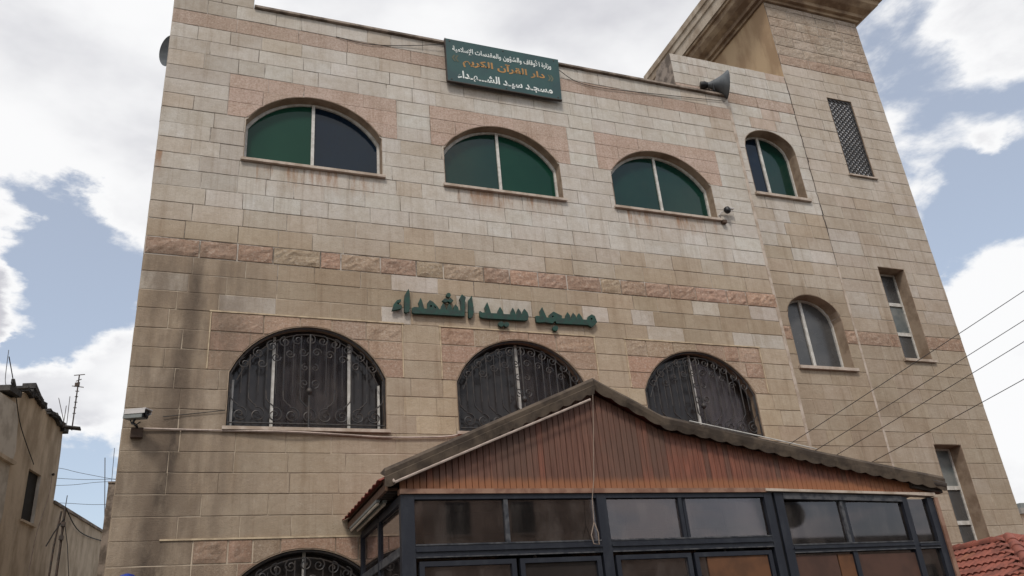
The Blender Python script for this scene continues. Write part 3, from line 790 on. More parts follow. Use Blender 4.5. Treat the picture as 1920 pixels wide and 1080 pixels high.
boxpart('side_wall', (TX1-.3, YR+.345, 0), (TX1-.002, 3.4, 13.94), M['stucco_yellow'], tower)
boxpart('rear_wall', (TX0+.305, 3.1, 0), (TX1-.305, 3.4, 13.94), M['stucco_yellow'], tower)
q = MB(); q.box((TX0-.02, .46, 11.0), (TX0-.009, 2.6, 12.18)); q.build('side_patch', M['cornice_brown'], tower)
def ring_sweep(name, prof, mt):
    q = MB()
    for o, z in prof: q.v += [(TX0-o, YR-o, z), (TX1+o, YR-o, z), (TX1+o, 3.4+o, z), (TX0-o, 3.4+o, z)]
    for a in range(len(prof)-1):
        for b in range(4): q.f.append((a*4+b, a*4+(b+1) % 4, (a+1)*4+(b+1) % 4, (a+1)*4+b))
    q.f.append((0, 1, 2, 3)); e = 4*(len(prof)-1); q.f.append((e, e+3, e+2, e+1))
    return fixn(q.build(name, mt, tower))
ring_sweep('cornice_moulding', [(-.02, 13.935), (.05, 13.935), (.06, 14.0), (.13, 14.0), (.15, 14.07), (.28, 14.12), (.38, 14.20), (.41, 14.29), (.46, 14.295), (.47, 14.345), (.10, 14.35)], M['cornice_brown'])
ring_sweep('cornice_fascia', [(.1, 14.351), (.50, 14.351), (.50, 14.62), (.53, 14.64), (.53, 14.80), (.56, 14.82), (.56, 14.98), (.1, 15.0)], M['cornice_pale'])
def narrow_window(op, y, trans, mats):
    lining(op, y+.002, y+.30, tower, M['reveal'])
    yy = y+.24; q = MB(); zb = op.z0+.05
    for a, b in (((op.x0+.008, zb), (op.x0+.04, op.zs-.008)), ((op.x1-.04, zb), (op.x1-.008, op.zs-.008)), ((op.x0+.04, op.zs-.035), (op.x1-.04, op.zs-.008)), ((op.x0+.04, zb), (op.x1-.04, zb+.03))):
        q.box((a[0], yy, a[1]), (b[0], yy+.05, b[1]))
    win = q.build('window', M['alu'], tower, origin=(op.c, yy, zb))
    zz = [zb+.01]+sorted(trans)+[op.zs-.01]
    for k, (a, b) in enumerate(zip(zz[:-1], zz[1:])):
        q = MB(); q.box((op.x0+.041, yy+.02, a), (op.x1-.041, yy+.028, b)); q.build('pane', M[mats[k]], win)
    for t in trans: q = MB(); q.box((op.x0+.041, yy-.004, t-.032), (op.x1-.041, yy+.019, t+.032)); q.build('transom', M['alu'], win)
    q = MB(); q.box((op.x0-.04, y-.05, op.z0), (op.x1+.04, y-.004, op.z0+.045)); q.box((op.x0+.008, y-.0045, op.z0), (op.x1-.008, yy+.05, op.z0+.045)); q.build('sill', M['sill'], win)
narrow_window(nar[0], YR, (6.66, 7.24), ('glass_grey', 'glass_frost', 'glass_grey'))
narrow_window(nar[1], YR, (3.38, 3.94), ('glass_grey', 'glass_grey', 'glass_frost'))
op = nar[2]; lining(op, YR+.002, YR+.30, tower, M['reveal'])
q = MB(); x0, x1, z0, z1 = op.x0+.006, op.x1-.006, op.z0+.03, op.zs-.006
q.box((x0, YR+.02, z0), (x0+.03, YR+.05, z1)); q.box((x1-.03, YR+.02, z0), (x1, YR+.05, z1)); q.box((x0+.03, YR+.02, z0), (x1-.03, YR+.05, z0+.03)); q.box((x0+.03, YR+.02, z1-.03), (x1-.03, YR+.05, z1))
pitch = .098; cc = -3.0
while cc < 4.0:       # diagonals x-z = c and x+z = c, clipped
    for s in (1, -1):
        pts = []
        # line: z = z0 + s*(x-x0) + k
        k = cc
        xa, xb = x0+.02, x1-.02
        za, zb_ = z0+k+s*(xa-x0), z0+k+s*(xb-x0)
        t0, t1 = 0.0, 1.0
        dz = zb_-za
        for lim, sg in ((z0+.02, 1), (z1-.02, -1)):
            fa = (za-lim)*sg; fb = (zb_-lim)*sg
            if fa < 0 and fb < 0: t0, t1 = 1, 0; break
            if fa < 0: t0 = max(t0, fa/(fa-fb))
            if fb < 0: t1 = min(t1, fa/(fa-fb))
        if t1-t0 > .03:
            A_ = Vector((xa+(xb-xa)*t0, YR+.03+.006*s, za+dz*t0)); B_ = Vector((xa+(xb-xa)*t1, YR+.03+.006*s, za+dz*t1))
            d = (B_-A_); q.obox((A_+B_)/2, d, (0, 1, 0), d.cross(Vector((0, 1, 0))), d.length/2, .005, .0135)
    cc += .106
lat = q.build('lattice_screen', M['dark_metal'], tower)
boxpart('added_screen_backing', (op.x0+.006, YR+.055, op.z0+.02), (op.x1-.006, YR+.06, op.zs-.006), simple('added_white_backing', (.80, .80, .80), .8, c2=(.5, .5, .5), nscale=2.5), tower)  # white sheet added behind the lattice so its holes read bright
boxpart('sill', (op.x0-.03, YR-.04, op.z0), (op.x1+.03, YR-.004, op.z0+.03), M['sill'], tower)
# open crack along the upper joint with the wing, pale pointing along the lower joint
q = MB(); random.seed(5)
for i in range(34):
    z = 8.4+i*.104; x = 10.375+random.uniform(-.012, .012); q.box((x-.006, YR-.004, z), (x+random.uniform(-.003, .008), YR+.02, z+.103))
q.build('joint_crack', M['old_metal'], tower)
boxpart('joint_pointing', (10.355, YR-.007, 4.0), (10.40, YR+.01, 7.75), M['sill'], tower)

# ------------------------------------------------------------------ entrance canopy (glazed porch with gabled roof)
porch = thing('entrance_canopy', (5.3, -1, .12), 'glazed entrance porch with reddish-brown slatted gable and dark blue-grey frames', 'porch')
RIDGE = (4.15, 4.60); LE = (1.80, 3.57); KK = (4.97, 4.19); RE = (8.87, 3.505)
YF = -2.06
def roof_sheet(a, b, y0, y1, name, amp=.022, per=.19):
    q = MB(); n = int((y1-y0)/per*8); d = Vector((b[0]-a[0], 0, b[1]-a[1])).normalized(); nr = Vector((-d.z, 0, d.x))
    if nr.z < 0: nr = -nr
    rows = 10
    for j in range(rows+1):
        for i in range(n+1):
            y = y0+(y1-y0)*i/n; h = amp*abs(math.sin(math.pi*(y-y0)/per))
            p = Vector((a[0], y, a[1])).lerp(Vector((b[0], y, b[1])), j/rows)+nr*(h+.008*(j % 2))
            q.v.append(tuple(p))
    top = len(q.v)
    q.v += [tuple(Vector(p)-nr*.006) for p in q.v[:top]]
    for j in range(rows):
        for i in range(n):
            k = j*(n+1)+i; q.f.append((k, k+1, k+n+2, k+n+1)); k += top; q.f.append((k+n+1, k+n+2, k+1, k))
    for i in range(n):
        k = i; q.f.append((k, top+k, top+k+1, k+1)); k = rows*(n+1)+i; q.f.append((k+1, top+k+1, top+k, k))
    for j in range(rows):
        k = j*(n+1); q.f.append((k, k+n+1, top+k+n+1, top+k)); k += n; q.f.append((k+n+1, k, top+k, top+k+n+1))
    return fixn(q.build(name, M['roof_red'], porch, smooth=True))
def dn(p, d): return (p[0], p[1]-d)
roof_sheet(dn((LE[0]-.06, LE[1]-.03), .05), dn(RIDGE, .05), YF+.01, -.01, 'roof_sheet')
roof_sheet(dn(RIDGE, .05), dn(KK, .05), YF+.01, -.01, 'roof_sheet')
roof_sheet(dn(KK, .05), dn(RE, .05), YF+.01, -.01, 'roof_sheet')
# soffit boarding under the sheets
for a, b in ((LE, RIDGE), (RIDGE, KK), (KK, RE)):
    q = MB(); q.prism([dn(a, .075), dn(b, .075), dn(b, .10), dn(a, .10)], YF+.12, -.01); fixn(q.build('soffit', M['underside'], porch))
# verge flashing: cap on top, scalloped drop in front
def verge(path, drop0, drop1, scal, name_lbl, per=.165, up=.03):
    L = []
    for a, b in zip(path[:-1], path[1:]):
        n = max(2, int(math.hypot(b[0]-a[0], b[1]-a[1])/(per/8)))
        for i in range(n): L.append((a[0]+(b[0]-a[0])*i/n, a[1]+(b[1]-a[1])*i/n))
    L.append(path[-1]); tot = sum(math.hypot(b[0]-a[0], b[1]-a[1]) for a, b in zip(L[:-1], L[1:]))
    q = MB(); s = 0; k = len(L)
    for i, (x, z) in enumerate(L):
        if i: s += math.hypot(x-L[i-1][0], z-L[i-1][1])
        t = s/tot; dr = drop0+(drop1-drop0)*t+scal*abs(math.sin(math.pi*s/per))
        w_ = .004*math.sin(s*9)
        q.v += [(x, YF-.02+w_, z+up), (x, YF-.045, z+up-.035), (x, YF-.035, z-.055), (x, YF-.052+w_, z-.062), (x, YF-.030, z-dr), (x, YF-.024, z-dr), (x, YF-.028, z-.05), (x, YF+.16, z+up-.012), (x, YF+.16, z+up)]
    m_ = 9
    for i in range(k-1):
        for j in range(m_): q.f.append((i*m_+j, i*m_+(j+1) % m_, (i+1)*m_+(j+1) % m_, (i+1)*m_+j))
    q.f.append(tuple(range(m_))); q.f.append(tuple((k-1)*m_+j for j in range(m_-1, -1, -1)))
    return fixn(q.build('verge_flashing', M['flashing'], porch, label=name_lbl))
verge([(LE[0]-.02, LE[1]), RIDGE], .145, .13, .030, 'steep left verge flashing with small scallops')
verge([(RIDGE[0]+.004, RIDGE[1]), KK, (6.9, 3.832), (RE[0]+.02, RE[1])], .105, .13, .024, 'long shallow right verge flashing with wavy lower edge', per=.215)
# white drip line on the right verge, ridge cap
tubepart('edge_trim', [(5.3, YF-.05, 4.155), (6.2, YF-.05, 4.0), (7.0, YF-.05, 3.855)], .007, M['alu'], porch, 5)
q = MB()
for i in range(9): q.lathe((8.845, YF+.0+i*.225, 3.435-.0*i), (1, 0, -.17), [(.05, -.16), (.055, -.10), (.055, .03), (.045, .035)], 10)
fixn(q.build('eave_sheet_end', M['flashing_dark'], porch, smooth=True))
q = MB(); q.prism([(8.40, 3.41), (8.86, 3.34), (8.86, 3.40), (8.40, 3.475)], YF+.02, YF+.10); fixn(q.build('eave_board', M['flashing_dark'], porch))
# gable boards
def top_at(x):
    for a, b in ((LE, RIDGE), (RIDGE, KK), (KK, RE)):
        if a[0] <= x <= b[0]: return a[1]+(b[1]-a[1])*(x-a[0])/(b[0]-a[0])
    return RE[1]
random.seed(21)
x = 1.95; xe = 8.72; ZB = 3.415
while x < xe-.01:
    w_ = min(.068, xe-x); z0 = ZB if x < 6.22 else 3.40-(x-6.22)*.022
    za, zb_ = top_at(x)-.11, top_at(x+w_)-.11
    if max(za, zb_)-z0 > .02:
        yj = -1.985+random.uniform(-.002, .002); g_ = .0018
        P = [(x+g_, z0), (x+w_-g_, z0), (x+w_-g_, zb_), (x+g_, za)]
        if x < RIDGE[0] < x+w_: P = [(x+g_, z0), (x+w_-g_, z0), (x+w_-g_, zb_), (RIDGE[0], RIDGE[1]-.11), (x+g_, za)]
        t = Vector((.235, .088, .055))*(1+random.uniform(-.11, .10))
        if random.random() < (.93 if x < 4.6 else .5 if x < 5.4 else .12): t = Vector((.165, .080, .055))*(1+random.uniform(-.11, .11))
        Q = inset_poly(P, .0045); n = len(P); q = MB()
        q.v = [(a, yj, c) for a, c in Q]+[(a, yj+.006, c) for a, c in P]+[(a, yj+.02, c) for a, c in P]
        q.f = [tuple(range(n))]+[(i, n+i, n+(i+1) % n, (i+1) % n) for i in range(n)]+[(n+i, 2*n+i, 2*n+(i+1) % n, n+(i+1) % n) for i in range(n)]
        q.build('board', M['board'], porch, tone=tuple(t))
    x += w_
q = MB(); q.prism([(1.96, 3.42), (6.22, 3.42), (8.70, 3.37), (KK[0], KK[1]-.12), (RIDGE[0], RIDGE[1]-.12)], -1.958, -1.93); fixn(q.build('gable_backing', M['underside'], porch))
boxpart('base_trim', (1.94, -2.03, 3.365), (6.235, -1.932, 3.413), M['trim_wood'], porch)
q = MB(); q.prism([(6.20, 3.375), (8.22, 3.325), (8.72, 3.30), (8.72, 3.345), (8.22, 3.352), (6.20, 3.405)], -2.045, -1.935); fixn(q.build('base_trim', M['sill'], porch, label='paler dusty trim above the right panes'))
# frames
YG = -1.98
def post(x0, x1, z0=.12, z1=3.362, y0=YG-.03, y1=YG+.05, m_='frame_blue', nm='post'): return boxpart(nm, (x0, y0, z0), (x1, y1, z1), M[m_], porch)
PH = [(1.95, 2.085), (4.055, 4.165), (6.18, 6.285), (6.325, 6.44)]
for a, b in PH: post(a, b)
post(6.286, 6.324, y0=YG+.0, y1=YG+.03, m_='black_plastic', nm='gap_strip')
post(8.20, 8.28, z1=3.30); post(8.60, 8.70, z1=3.29)
boxpart('corner_board', (8.702, -2.03, .12), (8.76, -1.95, 3.29), M['trim_wood'], porch)
boxpart('head_rail', (2.087, YG-.028, 3.315), (4.053, YG+.04, 3.362), M['frame_blue'], porch)
boxpart('head_rail', (4.167, YG-.028, 3.315), (6.178, YG+.04, 3.362), M['frame_blue'], porch)
q = MB(); q.prism([(6.442, 3.29), (8.198, 3.245), (8.198, 3.31), (6.442, 3.36)], YG-.035, YG+.04); fixn(q.build('head_rail', M['frame_worn'], porch))
for a, b, z0, z1 in ((2.087, 4.053, 2.765, 2.885), (4.167, 6.178, 2.765, 2.885), (6.442, 8.198, 2.69, 2.78), (8.282, 8.598, 2.69, 2.76)):
    q = MB(); q.box((a, YG-.028, z0), (b, YG+.045, z1)); q.box((a, YG-.045, (z0+z1)/2-.008), (b, YG-.0285, (z0+z1)/2+.012)); q.build('transom', M['frame_blue'], porch)
    boxpart('edge_bead', (a, YG-.034, z1-.010), (b, YG-.0285, z1+.004), M['frame_worn'], porch)
    boxpart('edge_bead', (a, YG-.034, z0-.004), (b, YG-.0285, z0+.008), M['frame_worn'], porch)
for x_, mm in ((3.035, 'frame_worn'), (5.07, 'frame_blue'), (7.27, 'frame_worn')):
    zlo = 2.886 if x_ < 6 else 2.781
    boxpart('mullion', (x_-.022, YG-.02, zlo), (x_+.022, YG+.03, 3.314 if x_ < 6 else 3.262), M[mm], porch)
for x_ in (5.13, 7.33): boxpart('mullion', (x_-.018, YG-.0, 2.89 if x_ < 6 else 2.785), (x_+.018, YG+.03, 3.31 if x_ < 6 else 3.26), M['frame_blue'], porch)
def pane(a, b, z0, z1, m_='porch_glass', y=YG+.012, nm='pane'): return boxpart(nm, (a, y, z0), (b, y+.006, z1), M[m_], porch)
for a, b, z0, z1 in ((2.09, 3.01, 2.89, 3.31), (3.06, 4.05, 2.89, 3.31), (4.17, 5.045, 2.89, 3.31), (5.15, 6.175, 2.89, 3.31), (6.445, 7.245, 2.785, 3.26), (7.35, 8.195, 2.785, 3.25), (8.285, 8.595, 2.765, 3.28)):
    pane(a, b, z0, z1)
# lower row: inner sashes
for a, b in ((2.12, 3.10), (3.14, 4.03), (4.20, 5.10), (5.14, 6.14)):
    q = MB()
    for bx in (((a, .3), (a+.05, 2.73)), ((b-.05, .3), (b, 2.73)), ((a+.05, 2.685), (b-.05, 2.73)), ((a+.05, .3), (b-.05, .36))): q.box((bx[0][0], YG-.02, bx[0][1]), (bx[1][0], YG+.03, bx[1][1]))
    q.build('sash', M['frame_blue'], porch)
    if abs(a-3.14) > .01: pane(a+.051, b-.051, .36, 2.684)
    else: pane(a+.051, b-.051, .36, 2.684, 'glass_smoke')
boxpart('mullion', (7.27, YG-.02, .12), (7.33, YG+.03, 2.689), M['frame_blue'], porch)
pane(6.445, 7.265, .2, 2.689); pane(7.335, 8.195, .2, 2.689); pane(8.285, 8.595, .2, 2.689)
boxpart('inner_panel', (5.30, YG-.004, .3), (6.08, YG+.010, 2.683), M['orange_panel'], porch)
boxpart('inner_panel', (6.445, YG-.004, .2), (7.03, YG+.010, 2.66), M['brown_panel'], porch)
boxpart('inner_panel', (7.05, YG-.002, .2), (7.262, YG+.010, 2.66), M['orange_panel'], porch, label='narrow orange strip panel')
boxpart('inner_panel', (7.335, YG-.004, .2), (8.195, YG+.010, 2.65), M['brown_panel'], porch)
# left side glazing
for ya, yb in ((-.06, -.01), (-1.0, -.95), ): boxpart('side_post', (1.95, ya, .12), (2.01, yb, 3.33), M['frame_blue'], porch)
boxpart('side_head', (1.952, -1.93, 3.285), (2.008, -1.001, 3.362), M['frame_blue'], porch); boxpart('side_head', (1.952, -.949, 3.285), (2.008, -.061, 3.362), M['frame_blue'], porch)
for ya, yb in ((-1.93, -1.001), (-.949, -.061)):
    boxpart('side_transom', (1.952, ya, 2.80), (2.008, yb, 2.88), M['frame_worn'], porch)
    boxpart('pane', (1.975, ya, 2.881), (1.981, yb, 3.284), M['porch_glass'], porch); boxpart('pane', (1.975, ya, .2), (1.981, yb, 2.799), M['porch_glass'], porch)
for ya, yb in ((-1.93, -.01), ): boxpart('right_side_panel', (8.66, ya, .12), (8.70, yb, 3.27), M['brown_panel'], porch)
# eave fascia on the left
q = MB(); q.prism([(1.80, 3.40), (1.83, 3.40), (1.83, 3.52), (1.80, 3.52)], YF+.05, -.02); fixn(q.build('eave_fascia', M['underside'], porch))
q = MB(); q.prism([(1.83, 3.42), (1.95, 3.42), (1.95, 3.44), (1.83, 3.44)], YF+.13, -.02); fixn(q.build('eave_soffit', M['underside'], porch))
for i in range(20): boxpart('soffit_batten', (1.832, YF+.16+i*.095, 3.395), (1.948, YF+.19+i*.095, 3.419), M['flashing_dark'], porch)
boxpart('floor', (2.02, -1.92, .121), (8.65, -.03, .16), M['concrete'], porch)

def tube_light(x, z, label):
    t = thing('tube_light', (x, -.8, z), label, 'light', 'tube lights under the left eave')
    boxpart('casing', (x-.02, -1.62, z), (x+.02, -.16, z+.025), M['grey_plastic'], t)
    q = MB(); q.tube([(x, -1.60, z-.012), (x, -.18, z-.012)], .014, 8); fixn(q.build('tube', M['lamp_tube'], t, smooth=True))
    return t
tube_light(1.815, 3.372, 'unlit pale tube light under the left porch eave, nearer the eave edge')
tube_light(1.885, 3.368, 'unlit pale tube light under the left porch eave, nearer the glass')
c = MB(); c.tube([(1.87, -2.115, 3.455), (2.95, -2.115, 3.905), (4.075, -2.115, 4.365)], .013, 6); c.tube([(1.87, -2.115, 3.455), (1.86, -2.08, 3.50)], .013, 6)
tag(fixn(c.build('conduit', M['cable_pale'], smooth=True)), 'thin straight pale conduit fixed under the left verge of the porch gable', 'pipe')
c = MB(); c.tube([(4.11, -2.12, 4.42), (4.085, -2.07, 4.0), (4.02, -2.07, 3.5), (3.975, -2.07, 3.30), (3.96, -2.07, 3.05)], .0042, 5)
c.tube([(3.96, -2.07, 3.05), (3.915, -2.07, 2.93), (3.93, -2.07, 2.84), (3.99, -2.07, 2.83), (3.995, -2.07, 2.95), (3.965, -2.07, 3.05)], .006, 5)
tag(fixn(c.build('hanging_cord', M['rope'], smooth=True)), 'pale cord hanging from the porch ridge with a loop at its end', 'rope')

# ------------------------------------------------------------------ lettering on the wall
LET = {"w3":[[[2.374,6.222],[2.388,6.272],[2.401,6.318],[2.444,6.376],[2.492,6.393],[2.494,6.366],[2.468,6.337],[2.457,6.309],[2.503,6.307],[2.499,6.263],[2.441,6.241]],[[2.467,6.332],[2.46,6.319],[2.447,6.318],[2.44,6.33],[2.447,6.343],[2.461,6.344]]],"alif":[[[2.54,6.213],[2.545,6.393],[2.559,6.476],[2.604,6.555],[2.617,6.49],[2.613,6.29],[2.603,6.226],[2.569,6.204]]],"shahd":[[[2.648,6.212],[2.651,6.28],[2.68,6.296],[2.756,6.291],[2.739,6.364],[2.77,6.435],[2.789,6.377],[2.811,6.283],[2.86,6.281],[2.866,6.374],[2.897,6.413],[2.939,6.391],[2.997,6.33],[3.025,6.287],[3.051,6.289],[3.057,6.335],[3.084,6.387],[3.109,6.334],[3.12,6.289],[3.137,6.291],[3.148,6.337],[3.171,6.381],[3.196,6.341],[3.207,6.292],[3.229,6.293],[3.236,6.34],[3.258,6.38],[3.288,6.344],[3.3,6.294],[3.335,6.292],[3.337,6.431],[3.323,6.467],[3.361,6.541],[3.412,6.498],[3.393,6.436],[3.378,6.213],[2.796,6.207],[2.677,6.201]],[[2.928,6.329],[2.918,6.311],[2.899,6.309],[2.89,6.326],[2.9,6.344],[2.919,6.346]],[[2.95,6.344],[2.979,6.319],[2.982,6.288],[2.955,6.308]],[[3.198,6.517],[3.187,6.493],[3.164,6.481],[3.143,6.489],[3.134,6.512],[3.145,6.536],[3.168,6.548],[3.19,6.54]],[[3.075,6.423],[3.116,6.464],[3.158,6.435],[3.19,6.475],[3.228,6.436],[3.191,6.401],[3.153,6.421],[3.112,6.399]]],"alif2":[[[3.438,6.209],[3.452,6.459],[3.503,6.531],[3.51,6.408],[3.515,6.288],[3.486,6.203],[3.45,6.189]]],"sayyid":[[[3.604,6.224],[3.609,6.307],[3.637,6.287],[3.698,6.29],[3.685,6.37],[3.725,6.447],[3.746,6.372],[3.766,6.287],[3.868,6.29],[3.879,6.337],[3.911,6.392],[3.941,6.339],[3.954,6.286],[4.062,6.291],[4.072,6.336],[4.101,6.393],[4.124,6.343],[4.134,6.293],[4.152,6.294],[4.163,6.343],[4.186,6.391],[4.217,6.342],[4.225,6.297],[4.238,6.298],[4.25,6.345],[4.277,6.392],[4.318,6.34],[4.329,6.289],[4.312,6.228],[4.271,6.215],[3.739,6.206],[3.651,6.206]],[[3.946,6.137],[3.932,6.107],[3.904,6.093],[3.877,6.103],[3.867,6.131],[3.881,6.16],[3.91,6.174],[3.937,6.164]],[[4.024,6.136],[4.01,6.109],[3.984,6.096],[3.958,6.105],[3.95,6.131],[3.963,6.158],[3.99,6.171],[4.015,6.162]]],"masjid":[[[4.442,6.205],[4.441,6.292],[4.467,6.299],[4.52,6.293],[4.518,6.378],[4.555,6.438],[4.573,6.38],[4.607,6.283],[4.658,6.28],[4.658,6.332],[4.724,6.384],[4.848,6.33],[4.843,6.288],[4.906,6.291],[4.918,6.344],[4.947,6.39],[4.976,6.343],[4.985,6.291],[5.001,6.292],[5.013,6.346],[5.036,6.387],[5.068,6.345],[5.076,6.295],[5.092,6.296],[5.103,6.347],[5.127,6.388],[5.161,6.341],[5.177,6.295],[5.251,6.293],[5.275,6.35],[5.334,6.388],[5.379,6.363],[5.401,6.274],[5.354,6.22],[5.306,6.185],[5.252,6.216],[4.756,6.207],[4.734,6.245],[4.693,6.202],[4.571,6.212],[4.498,6.201]],[[5.342,6.318],[5.329,6.298],[5.307,6.297],[5.299,6.314],[5.312,6.334],[5.334,6.335]],[[4.679,6.305],[4.712,6.323],[4.731,6.307],[4.703,6.291]],[[4.769,6.13],[4.753,6.1],[4.722,6.086],[4.694,6.096],[4.685,6.124],[4.701,6.155],[4.732,6.169],[4.76,6.159]]]}
ins = thing('wall_lettering', (3.9, -.03, 6.15), 'raised dark green lettering', 'lettering')
ins['label'] = 'large dark green raised Arabic lettering on the stone below the pink band'
for key, polys in LET.items():
    cu = bpy.data.curves.new('t', 'CURVE'); cu.dimensions = '2D'; cu.fill_mode = 'BOTH'; cu.extrude = .019; cu.bevel_depth = .003
    cx = sum(p[0] for p in polys[0])/len(polys[0]); cz = min(p[1] for p in polys[0])
    for P in polys:
        sp = cu.splines.new('POLY'); sp.points.add(len(P)-1); sp.use_cyclic_u = True
        for i, (a, b) in enumerate(P): sp.points[i].co = (a-cx, b-cz, 0, 1)
    t = bpy.data.objects.new('t', cu); col.objects.link(t)
    dg = bpy.context.evaluated_depsgraph_get(); me = bpy.data.meshes.new_from_object(t.evaluated_get(dg)); bpy.data.objects.remove(t)
    me.transform(Matrix.Rotation(R(90), 4, 'X')); me.materials.clear(); me.materials.append(M['letter_green'])
    o = new_obj('letter_group', me, ins); o.location = Vector((cx, -.045, cz))-Vector(ins.location)

# ------------------------------------------------------------------ name board on the parapet
SB = ((3.33, 11.105), (5.32, 11.105), (5.29, 10.24), (3.33, 10.25))
sign = thing('name_board', (4.31, -.06, 10.24), 'dark teal sign board with white and orange Arabic writing hung on the parapet', 'sign')
q = MB(); q.prism(list(SB), -.10, -.065); fixn(q.build('panel', M['sign_green'], sign))
q = MB()
q.box((3.325, -.108, 10.235), (5.295, -.064, 10.251)); q.box((3.318, -.108, 10.252), (3.331, -.064, 11.105)); q.build('edge_strip', M['flashing_dark'], sign)
for x_ in (3.5, 5.1): boxpart('bracket', (x_-.02, -.064, 10.35), (x_+.02, -.002, 11.0), M['old_metal'], sign)
for x_ in (3.40, 4.32, 5.23):
    for z_ in (11.06, 10.29): q = MB(); q.lathe((x_, -.099, z_), (0, -1, 0), [(.012, 0), (.012, .006), (.004, .009)], 8); q.build('screw', M['old_metal'], sign)
FORMS = {'ا': 'ﺍﺎﺍﺎ', 'أ': 'ﺃﺄﺃﺄ', 'إ': 'ﺇﺈﺇﺈ', 'آ': 'ﺁﺂﺁﺂ', 'د': 'ﺩﺪﺩﺪ', 'ذ': 'ﺫﺬﺫﺬ', 'ر': 'ﺭﺮﺭﺮ', 'ز': 'ﺯﺰﺯﺰ', 'و': 'ﻭﻮﻭﻮ', 'ؤ': 'ﺅﺆﺅﺆ', 'ة': 'ﺓﺔﺓﺔ', 'ء': 'ﺀﺀﺀﺀ',
 'س': 'ﺱﺲﺳﺴ', 'ش': 'ﺵﺶﺷﺸ', 'ج': 'ﺝﺞﺟﺠ', 'م': 'ﻡﻢﻣﻤ', 'ي': 'ﻱﻲﻳﻴ', 'ل': 'ﻝﻞﻟﻠ', 'ه': 'ﻩﻪﻫﻬ', 'ن': 'ﻥﻦﻧﻨ', 'ق': 'ﻕﻖﻗﻘ', 'ف': 'ﻑﻒﻓﻔ', 'ت': 'ﺕﺖﺗﺘ', 'ك': 'ﻙﻚﻛﻜ', 'ـ': 'ــــ'}
NOJOIN = set('اأإآدذرزوؤةء')
def shape(s):
    s = s.replace('لأ', '\u0001').replace('لإ', '\u0002').replace('لا', '\u0003'); out = []
    lig = {'\u0001': ('\uFEF7', '\uFEF8'), '\u0002': ('\uFEF9', '\uFEFA'), '\u0003': ('\uFEFB', '\uFEFC')}
    for i, ch in enumerate(s):
        prev = s[i-1] if i else ' '; nxt = s[i+1] if i+1 < len(s) else ' '
        jp = (prev in FORMS and prev not in NOJOIN); jn = (nxt in FORMS or nxt in lig) and nxt != 'ء'
        if ch in lig: out.append(lig[ch][1 if jp else 0]); continue
        if ch not in FORMS: out.append(ch); continue
        if ch in NOJOIN: out.append(FORMS[ch][1 if jp and ch != 'ء' else 0]); continue
        out.append(FORMS[ch][(3 if jn else 1) if jp else (2 if jn else 0)])
    return ''.join(reversed(out))
def sign_line(text, x0, x1, zb, h, mt, name, bold=.012, y=-.1035):
    cu = bpy.data.curves.new('t', 'FONT'); cu.body = shape(text); cu.size = 1; cu.offset = bold; cu.extrude = .0
    t = bpy.data.objects.new('t', cu); col.objects.link(t); bpy.context.view_layer.update()
    dg = bpy.context.evaluated_depsgraph_get(); me = bpy.data.meshes.new_from_object(t.evaluated_get(dg)); bpy.data.objects.remove(t)
    xs = [v.co.x for v in me.vertices]; ys = [v.co.y for v in me.vertices]
    sx = (x1-x0)/(max(xs)-min(xs)); a = min(xs); b = min(ys); sy = h/(max(ys)-b)
    for v in me.vertices: v.co = ((v.co.x-a)*sx, 0, (v.co.y-b)*sy)
    me.materials.clear(); me.materials.append(mt)
    o = new_obj(name, me, sign); o.location = Vector((x0, y, zb))-Vector(sign.location); return o
sign_line('وزارة الأوقاف والشؤون والمقدسات الإسلامية', 3.44, 5.17, 10.83, .165, M['sign_white'], 'lettering', .022)
sign_line('دار القرآن الكريم', 3.60, 5.03, 10.57, .215, M['sign_orange'], 'lettering', .03)
sign_line('»', 5.08, 5.19, 10.60, .13, M['sign_faint'], 'lettering', .012); sign_line('«', 3.42, 3.54, 10.66, .13, M['sign_faint'], 'lettering', .012)
sign_line('مسجـد سيـد الشـــهـداء', 3.50, 5.14, 10.30, .19, M['sign_white'], 'lettering', .03)

# ------------------------------------------------------------------ horn speaker on the coping
horn = thing('horn_speaker', (8.5, .02, 11.10), 'grey horn loudspeaker lying on the parapet coping, mouth to the right', 'loudspeaker')
ax = Vector((1, -.42, -.10)); c0 = Vector((8.40, .03, 11.30))
q = MB(); q.lathe(c0, ax, [(.05, 0), (.06, .05), (.085, .10), (.115, .16), (.15, .22), (.19, .28), (.225, .32), (.262, .36), (.268, .368), (.255, .366), (.215, .32), (.16, .25), (.10, .16), (.04, .06)], 32)
fixn(q.build('horn_bell', M['grey_horn'], horn, smooth=True))
q = MB(); q.lathe(c0-ax.normalized()*.13, ax, [(.03, 0), (.07, .01), (.075, .09), (.06, .12), (.048, .165)], 20); fixn(q.build('driver', M['black_plastic'], horn, smooth=True))
q = MB(); q.tube([(8.46, -.07, 11.28), (8.46, -.065, 11.12), (8.46, .06, 11.12), (8.46, .07, 11.28)], .012, 6); q.box((8.42, -.05, 11.101), (8.50, .06, 11.125)); fixn(q.build('bracket', M['black_plastic'], horn))

# satellite dish on the left flank
dish = thing('satellite_dish', (-.74, .40, 10.28), 'dark grey dish seen edge-on beyond the upper left corner of the hall', 'satellite dish')
q = MB(); q.lathe((-.685, .45, 10.36), (-.9, -.62, -.25), [(.02, 0), (.11, .012), (.18, .035), (.226, .07), (.232, .073), (.18, .045), (.11, .022), (.02, .010)], 32); fixn(q.build('reflector', M['grey_horn'], dish, smooth=True))
tubepart('arm', [(-.725, .75, 10.2), (-.66, .52, 10.30)], .016, M['old_metal'], dish)

